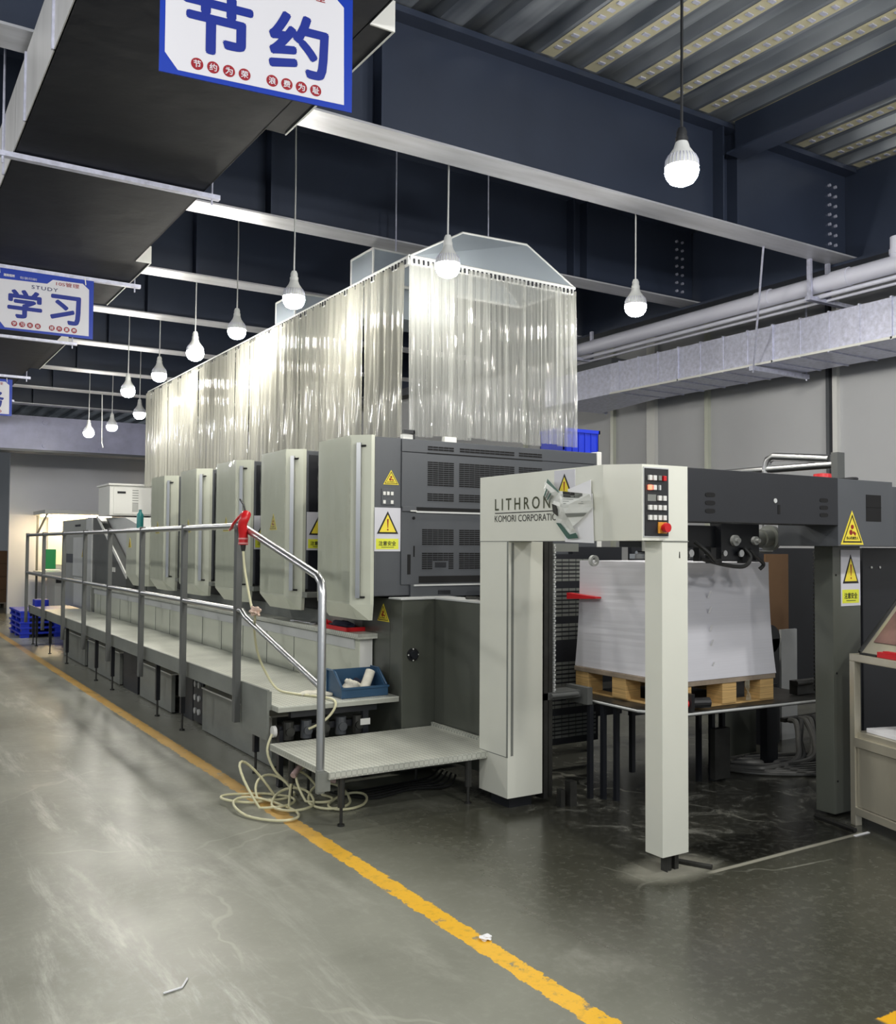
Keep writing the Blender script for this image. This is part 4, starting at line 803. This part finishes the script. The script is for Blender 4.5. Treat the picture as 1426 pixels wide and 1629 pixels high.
# on top of the feeder, drive side
tag(build('red_disc', MB().lathe([(.001, 0), (.05, 0), (.046, .03), (.001, .036)], (4.47, 3.24, 1.877), 18), REDP, at=(4.47, 3.24, 1.877), smooth=True), 'flat red disc lying on the dark beam of the feeder', 'disc')
tag(build('coiled_cable', MB().tube([(4.72, 3.3, 1.888), (4.85, 3.35, 1.889), (4.98, 3.4, 1.9), (4.94, 3.46, 1.9), (4.8, 3.42, 1.895), (4.86, 3.33, 1.905), (4.95, 3.36, 1.908), (4.88, 3.44, 1.905), (4.78, 3.36, 1.89)], .008, 8, 5), RUBBER, at=(4.85, 3.38, 1.876), smooth=True), 'black cable coiled on the right end of the feeder top', 'cable')
tag(build('white_box', MB().box(4.05, 4.2, 3.3, 3.34, 1.879, 1.9, .003), WHITE, at=(4.1, 3.32, 1.879)), 'small white box lying on the dark feeder beam', 'box')
t = thing('drive_side_rail', (5.6, 4.3, 0), 'grey tube handrail on the drive side behind the feeder', 'railing')
build('rail', MB().tube([(5.6, 4.53, 1.5), (5.6, 4.53, 2.09), (5.6, 4.51, 2.14), (5.6, 4.46, 2.16), (5.6, 4.0, 2.11)], .03, 14), STEEL, t, smooth=True)
build('rail', MB().cyl((5.6, 3.97, 2.07), (5.6, 9.0, 2.07), .026, n=14), STEEL, t, smooth=True); build('post', MB().box(5.57, 5.65, 3.92, 3.97, 0.0, 2.15, .004), POST, t)
# ------------------------------------------------------------------ black hoses in the feeder
t = thing('hose_bundle', (5.8, 4.3, 0), 'bundle of black hoses running from the drive side onto the floor inside the feeder', 'hose')
build('hose_header', MB().box(5.70, 6.25, 4.46, 4.5, .24, .27).box(6.2, 6.24, 4.46, 4.5, 0, .25), DARKST, t)
rr = random.Random(5); HM = M('grey_hose', (84, 84, 82), .42)  # lighter grey for most of the black hoses
for k in range(9):
    x = 5.74+k*.055; build('hose', MB().tube([(x, 4.45, .255), (x-.02, 4.38, .25), (x-.09, 4.30+rr.uniform(-.04, .04), .14), (x-.20, 4.22+rr.uniform(-.06, .06), .03), (x-.42-rr.uniform(0, .2), 4.22+k*.02, .022), (5.0+.04*k, 4.42+k*.01, .02)], .02, 8, 6), HM if k % 3 != 1 else RUBBER, t, smooth=True)
for k in range(6): build('cable', MB().tube([(6.0-k*.03, 4.2, .05), (5.7, 3.92+k*.05, .014), (5.4, 3.95+k*.06, .012), (5.05, 4.2+k*.05, .012), (4.95, 4.5, .012)], .011, 8, 6), HM, t, smooth=True)
tag(build('motor_drum', MB().cyl((5.95, 4.78, .8), (5.95, 4.9, .8), .11, n=24).box(5.85, 6.05, 4.78, 4.9, .0, .8), NAVY, at=(5.95, 4.85, 0)), 'black motor drum standing at the back of the feeder', 'motor')
tag(build('white_plate', MB().box(6.15, 6.34, 4.84, 4.86, 0, .86), LGREY, at=(6.25, 4.85, 0)), 'pale plate standing behind the motor drum in the feeder', 'plate')
tag(build('brown_board', MB().box(6.27, 6.55, 5.08, 5.1, .0, 1.45), CARD, at=(6.4, 5.1, 0)), 'brown board standing at the back of the feeder opening', 'board')
# ------------------------------------------------------------------ loose things on the steps and railing
def bin_():
    t = thing('parts_bin', (2.84, 5.6, .51), 'slate blue open fronted bin standing on the upper tread beside the dark cabinet', 'bin')
    x0, x1, y0, y1, z = 2.66, 3.0, 5.50, 5.73, .512
    build('bin_floor', MB().box(x0+.02, x1-.02, y0, y1, z, z+.01), BINB, t); build('back_panel', MB().box(x0, x1, y1-.01, y1, z, z+.16), BINB, t)
    for xx in (x0+.01, x1-.02): build('side_panel', MB().px([(y1, z), (y0, z), (y0, z+.06), (y0+.02, z+.075), (y0+.12, z+.16), (y1, z+.16)], xx, xx+.01), BINB, t)
    build('front_panel', MB().box(x0, x1, y0-.01, y0, z, z+.065, .004), BINB, t); build('rim', MB().box(x0-.005, x1+.005, y0-.016, y0, z+.055, z+.068).tube([(x0+.005, y0, z+.068), (x0+.005, y0+.12, z+.165), (x0+.005, y1, z+.165)], .007, 6).tube([(x1-.005, y0, z+.068), (x1-.005, y0+.12, z+.165), (x1-.005, y1, z+.165)], .007, 6), BINB, t)
bin_()
def lump(cx, cy, cz, sx, sy, sz, seed, amp=.35):
    b = MB(); bmesh.ops.create_icosphere(b.b, subdivisions=3, radius=1); rr = random.Random(seed); ph = [rr.uniform(0, 6) for _ in range(6)]
    for v in b.b.verts:
        p = v.co.copy(); k = 1+amp*(math.sin(p.x*4+ph[0])*math.sin(p.y*5+ph[1])+.6*math.sin(p.z*6+ph[2]+p.x*3))*.6
        v.co = Vector((cx+p.x*sx*k, cy+p.y*sy*k, cz+max(p.z, -.75)*sz*k))
    return b
tag(build('cotton_rag', lump(2.78, 5.6, .57, .055, .06, .05, 1), CLOTH, at=(2.78, 5.6, .522), smooth=True), 'crumpled white rag in the left half of the blue bin', 'rag')
tag(build('cotton_rag', MB().tube([(2.86, 5.58, .545), (2.90, 5.6, .6), (2.935, 5.62, .66)], .033, 10, 4), CLOTH, at=(2.88, 5.6, .522), smooth=True), 'white rolled rag leaning up in the right half of the blue bin', 'rag')
tag(build('grey_rag', lump(2.845, 5.65, .56, .06, .04, .045, 4), RAG, at=(2.845, 5.65, .522), smooth=True), 'dark speckled rag between the two white rags in the blue bin', 'rag')
def glove(px_, py_, rz, label, m):
    t = thing('work_glove', (px_, py_, .511), label, 'glove', 'cotton gloves on the upper tread'); R_ = Matrix.Translation((px_, py_, .511)) @ Matrix.Rotation(rz, 4, 'Z')
    build('palm', MB().box(-.05, .045, -.042, .042, .002, .024, .009).xf(R_), m, t, smooth=True)
    for k, (a, l) in enumerate(((-.033, .055), (-.011, .068), (.011, .07), (.033, .058))): build('finger', MB().tube([(.03, a, .012), (.05+l*.5, a*1.25, .016), (.045+l, a*1.4, .01)], .0098, 8, 3).xf(R_), m, t, smooth=True)
    build('thumb', MB().tube([(-.01, .035, .012), (.02, .062, .016), (.045, .072, .011)], .0105, 8, 3).xf(R_), m, t, smooth=True); build('cuff', MB().box(-.10, -.045, -.04, .04, .002, .02, .007).xf(R_), m, t, smooth=True)
glove(2.60, 5.72, 2.6, 'white cotton glove lying flat on the upper tread left of the handrail end post', CLOTH)
glove(2.70, 5.82, .5, 'white cotton glove beside the blue bin', CLOTH)
tag(build('olive_rag', lump(2.83, 5.9, .55, .06, .05, .04, 9), M('olive_cloth', (120, 120, 92), .9, var=.3, vscale=20), at=(2.83, 5.9, .51), smooth=True), 'crumpled olive glove against the white step behind the blue bin', 'rag')
t = thing('tool_tray', (2.98, 6.15, .895), 'flat red tray at the near end of the white step', 'tray')
build('tray_base', MB().box(2.91, 3.05, 5.93, 6.38, .897, .907, .002), REDP, t); build('tray_rim', MB().box(2.905, 2.915, 5.93, 6.38, .897, .925).box(2.905, 3.05, 5.925, 5.935, .897, .925).box(2.905, 3.05, 6.375, 6.385, .897, .925), REDP, t)
tag(build('dark_rag', lump(2.985, 6.14, .925, .045, .15, .035, 12), RAG, at=(2.985, 6.14, .907), smooth=True), 'dark blue rag lying in the red tray', 'rag')
tag(build('red_rag', lump(3.01, 6.5, .915, .03, .07, .03, 15), REDP, at=(3.01, 6.5, .895), smooth=True), 'red cloth behind the red tray on the white step', 'rag')
w_ = MB().tube([(2.95, 6.62, .903), (2.95, 6.95, .903)], .008, 8); 
for yy in (6.6, 6.98):
    for k in range(10): a = k*.6283; w_.cyl((2.95+.016*math.cos(a), yy+.016*math.sin(a), .897), (2.95+.016*math.cos(a), yy+.016*math.sin(a), .909), .0085, n=6)
tag(build('wrench', w_, STEEL, at=(2.95, 6.8, .897)), 'steel ring wrench lying on the white step', 'wrench')
tag(build('screwdriver', MB().cyl((2.99, 6.4, .907), (2.99, 6.72, .903), .006, n=8).cyl((2.99, 6.4, .911), (2.99, 6.3, .911), .015, n=12), BLACK, at=(2.99, 6.5, .897)), 'black handled bar lying beside the red tray', 'tool')
t = thing('air_gun', (2.14, 5.86, 1.6), 'red air blow gun hung over the top rail at the last grey post', 'air gun')
build('gun_body', MB().tube([(2.12, 5.80, 1.70), (2.10, 5.78, 1.67), (2.09, 5.79, 1.63), (2.10, 5.80, 1.56), (2.10, 5.80, 1.50)], .03, 12, 4), REDP, t, smooth=True)
build('nozzle', MB().tube([(2.115, 5.81, 1.71), (2.12, 5.86, 1.76), (2.125, 5.94, 1.80)], .006, 8, 4), BLACK, t, smooth=True)
build('trigger', MB().tube([(2.10, 5.83, 1.70), (2.08, 5.92, 1.645), (2.09, 6.0, 1.61), (2.1, 6.06, 1.60)], .009, 8, 5), REDP, t, smooth=True)
build('tape_band', MB().cyl((2.10, 5.80, 1.545), (2.10, 5.80, 1.535), .033, n=14).cyl((2.10, 5.80, 1.515), (2.10, 5.80, 1.505), .033, n=14), M('pink_tape', (226, 150, 150), .6), t)
build('connector', MB().cyl((2.10, 5.80, 1.50), (2.10, 5.80, 1.46), .018, .012, n=12), DARKST, t)
t = thing('air_hose', (2.1, 5.6, .0), 'cream air hose running from the red gun down over the treads to the floor', 'hose')
build('hose', MB().tube([(2.10, 5.80, 1.465), (2.10, 5.76, 1.33), (2.10, 5.64, 1.12), (2.11, 5.60, 1.06), (2.16, 5.74, .96), (2.26, 5.95, .80), (2.34, 6.02, .66), (2.40, 5.95, .54), (2.46, 5.82, .52), (2.56, 5.60, .52), (2.58, 5.43, .52), (2.56, 5.39, .47), (2.5, 5.41, .40), (2.42, 5.46, .35)], .008, 8, 6), HOSE, t, smooth=True)
build('hose', MB().tube([(2.18, 5.47, .34), (2.14, 5.44, .25), (2.17, 5.40, .14), (2.24, 5.36, .06), (2.3, 5.3, .02)], .008, 8, 6), HOSE, t, smooth=True)
tag(build('hose_knot', lump(2.10, 5.57, 1.085, .03, .05, .03, 21, .6), M('pink_cloth', (222, 196, 180), .9, var=.2, vscale=30), at=(2.1, 5.57, 1.06), smooth=True), 'pale knotted rag tied to the lower handrail', 'rag')
t = thing('hose_coil', (2.05, 5.1, 0), 'loose loops of cream air hose on the floor across the yellow line', 'hose')
def loop(cx, cy, rx, ry, tilt, ang, z, n=26, r=.0075):
    pts = []
    for k in range(n+1):
        a = 2*math.pi*k/n; u, v = rx*math.cos(a), ry*math.sin(a); zz = z+max(0, math.sin(a))*tilt
        pts.append((cx+u*math.cos(ang)-v*math.sin(ang), cy+u*math.sin(ang)+v*math.cos(ang), zz))
    return MB().tube(pts, r, 8)
for c in ((1.97, 5.02, .13, .24, .03, .3, .012), (2.04, 5.18, .14, .16, .22, .9, .02), (1.98, 5.32, .10, .16, .02, 1.4, .012), (2.15, 5.06, .12, .15, .05, -.4, .02), (2.13, 5.28, .12, .10, .10, .2, .02),
          (2.36, 5.02, .12, .17, .06, -.3, .015), (2.44, 4.94, .10, .15, .02, -.9, .012), (2.3, 5.1, .08, .12, .14, .5, .02)): build('hose_loop', loop(*c), HOSE, t, smooth=True)
build('hose_tail', MB().tube([(2.1, 5.0, .02), (2.2, 5.2, .1), (2.27, 5.22, .17), (2.4, 5.25, .18)], .0075, 8, 6), HOSE, t, smooth=True)
build('hose_coupling', MB().cyl((2.19, 5.16, .15), (2.25, 5.2, .19), .018, n=12).cyl((2.34, 5.1, .13), (2.42, 5.06, .11), .014, n=12), M('pink_fitting', (196, 170, 168), .5), t)
t = thing('floor_cables', (2.9, 4.95, 0), 'dark thin cables lying on the floor under the low tread platform', 'cable')
for k in range(5): build('cable', MB().tube([(2.45+k*.03, 5.2, .012), (2.6, 4.95+k*.05, .012), (2.9, 5.0+k*.04, .014), (3.1, 4.9+k*.06, .03), (3.22, 5.0+k*.05, .06)], .007, 6, 5), RUBBER, t, smooth=True)
# ------------------------------------------------------------------ stainless bench at the right edge
BO = Vector((4.62, 3.19, 0)); d1 = Vector((-.30, -.954, 0)).normalized(); d2 = Vector((.954, -.30, 0)).normalized()
BM = Matrix(((d1.x, d2.x, 0, BO.x), (d1.y, d2.y, 0, BO.y), (0, 0, 1, 0), (0, 0, 0, 1)))
t = thing('steel_bench', tuple(BO), 'stainless steel workbench with shelf and sloping top at the right edge beside the dark post', 'bench')
for u in (0, 1.16):
    for v in (0, .56): build('leg', MB().box(u, u+.04, v, v+.04, 0, .885, .003).xf(BM), STAIN, t)
build('top_frame', MB().box(0, 1.2, 0, .6, .885, .925, .004).xf(BM), STAIN, t); build('shelf', MB().box(.02, 1.18, .02, .58, .475, .505, .002).xf(BM), STAIN, t)
build('shelf_rail', MB().box(.03, 1.17, .0, .03, .425, .475, .002).xf(BM), STAIN, t); build('bottom_rail', MB().box(.03, 1.17, 0, .04, .06, .10, .003).xf(BM), STAIN, t)
build('lower_panel', MB().box(.045, 1.15, .012, .02, .105, .42, .002).xf(BM), STAIN, t); build('back_panel', MB().box(.04, 1.16, .55, .56, .505, .885).xf(BM), OLIVE, t)
sl = MB().loft([(.0, .07, .926), (0, .40, 1.30), (0, .44, 1.30), (0, .60, .926)], [(1.2, .07, .926), (1.2, .40, 1.30), (1.2, .44, 1.30), (1.2, .60, .926)]).xf(BM)
build('sloping_top', sl, STAIN, t); ed = MB().tube([(.0, .07, .93), (.0, .41, 1.31)], .012, 8).xf(BM); build('slope_edge', ed, RUBBER, t)
tag(build('paper_pile', MB().box(.07, .9, .05, .42, .506, .53, .003).xf(BM), PAPER, at=tuple(BO+d1*.4+Z*.506)), 'white paper pile on the shelf of the stainless bench', 'paper')
tag(build('red_holder', MB().box(.20, .36, .015, .06, .926, .955, .003).box(.24, .40, .02, .05, .955, .962).xf(BM), REDP, at=tuple(BO+d1*.28+Z*.926)), 'red plastic holder on the front ledge of the stainless bench', 'holder')
tag(build('white_carton', MB().box(.42, .56, .012, .062, .926, .985, .003).xf(BM), PAPER, at=tuple(BO+d1*.48+Z*.926)), 'small white carton beside the red holder on the stainless bench', 'carton')
tag(build('dark_ruler', MB().box(.06, .19, .018, .05, .926, .934).xf(BM), BLACK, at=tuple(BO+d1*.12+Z*.926)), 'dark flat strip at the corner ledge of the stainless bench', 'strip')
def on_slope(u0, u1, k0, k1, m, name, label):
    f = lambda u, k, e: (u, .07+.33*k-e*.75, .926+.374*k+e*.66)
    tag(build(name, MB().loft([f(u0, k0, .002), f(u1, k0, .002), f(u1, k1, .002), f(u0, k1, .002)], [f(u0, k0, .006), f(u1, k0, .006), f(u1, k1, .006), f(u0, k1, .006)]).xf(BM), m, at=tuple(BM @ Vector(f((u0+u1)/2, k0, .002)))), label, 'sheet')
on_slope(.05, .5, .16, .62, M('brown_print', (128, 96, 92), .35, var=.4, vscale=6), 'printed_sheet', 'brown printed sheet on the sloping bench top')
on_slope(.06, .22, .66, .82, BLUES, 'printed_sheet', 'small blue printed sheet high on the sloping bench top'); on_slope(.26, .6, .66, .95, M('yellow_print', (190, 176, 110), .5, var=.4, vscale=8), 'printed_sheet', 'yellowish printed sheet at the top of the sloping bench top')
# ------------------------------------------------------------------ far end: inspection table, pallets, boxes
t = thing('inspection_table', (3.9, 21.2, 0), 'lit inspection table with canopy lamp against the far partition', 'table')
build('canopy', MB().box(3.2, 4.8, 20.4, 21.9, 2.11, 2.19, .01), LGREY, t); build('lamp_tube', MB().box(3.28, 4.7, 21.3, 21.45, 2.07, 2.11), WARM, t)
build('post', MB().box(3.26, 3.3, 21.8, 21.85, 0, 2.11), POST, t); build('post', MB().box(4.7, 4.74, 21.8, 21.85, 0, 2.11), POST, t); build('strut', MB().tube([(3.28, 21.8, 1.72), (3.29, 20.7, 2.11)], .022, 8), POST, t)
build('back_panel', MB().box(3.5, 4.7, 21.86, 21.9, 1.05, 2.1), CREAM, t); build('table_top', MB().box(3.22, 4.7, 20.6, 21.9, .82, .92, .005), LGREY, t); build('desk_body', MB().box(3.5, 4.7, 20.9, 21.85, 0, .82), LGREY, t)
build('desk_slot', MB().box(3.52, 4.2, 20.89, 20.9, .68, .76), NAVY, t)
tag(build('green_folder', MB().box(3.2, 3.46, 20.6, 20.63, .985, 1.385, .004), GREENP, at=(3.3, 20.6, .98)), 'green folder hung on the front of the inspection table', 'folder')
tag(build('table_papers', MB().box(3.3, 3.6, 20.7, 21.2, .921, .955), PAPER, at=(3.4, 21, .92)), 'white papers on the inspection table', 'paper')
for k in range(5):
    z = k*.085; t = thing('plastic_pallet', (2.75, 16.8, z), 'blue plastic pallet on the floor beyond the walkway, %s of the stack' % ('lowest', 'second from bottom', 'middle one', 'second from top', 'topmost')[k], 'pallet', 'stacked blue pallets')
    b_ = -.0 if k else 0
    build('deck', MB().box(2.2+.012*(k % 2), 3.35, 16.2, 17.4, z+.055, z+.085, .004), BLUEP, t)
    for xx in (2.22, 2.72, 3.2):
        for yy in (16.21, 16.74, 17.26): build('foot', MB().box(xx+.012*(k % 2), xx+.13, yy, yy+.13, z, z+.055, .003), BLUEP, t)
tag(build('blue_tub', MB().box(2.62, 2.85, 17.55, 17.8, 0, .53, .02), BLUEP, at=(2.7, 17.7, 0)), 'blue tub just behind the stack of blue pallets', 'tub')
for k in range(4):
    tag(build('cardboard_box', MB().box(2.35, 3.0, 24.0, 24.7, .13+k*.30, .425+k*.30, .004), CARD, at=(2.7, 24.3, .13+k*.3)), 'brown cardboard box beyond the partition at the left edge, %s of the pile' % ('lowest', 'second', 'third', 'topmost')[k], 'box', 'cardboard boxes beyond the partition')
tag(build('wooden_pallet', MB().box(2.3, 3.02, 23.98, 24.72, .10, .13).box(2.3, 2.4, 23.98, 24.72, 0, .1).box(2.6, 2.7, 23.98, 24.72, 0, .1).box(2.92, 3.02, 23.98, 24.72, 0, .1), WOODD, at=(2.7, 24.3, 0)), 'dark wooden pallet under the pile of cardboard boxes', 'pallet')
# ------------------------------------------------------------------ litter on the floor
tag(build('paper_scrap', lump(2.065, 2.987, .008, .022, .018, .009, 31, .6), PAPER, at=(2.065, 2.987, 0), smooth=True), 'small crumpled white paper scrap on the yellow line', 'scrap')
tag(build('paper_strip', MB().tube([(.90, 3.19, .004), (.965, 3.20, .004), (1.0, 3.255, .004)], .0035, 6), PAPER, at=(.95, 3.2, 0)), 'thin bent white strip lying on the aisle floor at lower left', 'strip')
tag(build('white_strip', MB().box(4.44, 4.56, 3.035, 3.05, 0, .004), PAPER, at=(4.5, 3.04, 0)), 'short white strip on the floor at the end of the pale line near the bench', 'strip')
tag(build('steel_angle', MB().tube([(3.33, 3.24, .012), (3.41, 3.08, .012)], .012, 6), DARKST, at=(3.37, 3.16, 0)), 'short dark steel bar on the floor beside the front column foot', 'bar')
tag(build('steel_angle', MB().tube([(4.55, 3.36, .012), (4.50, 3.08, .012)], .014, 6), DARKST, at=(4.52, 3.2, 0)), 'short dark steel bar on the floor by the bench leg', 'bar')
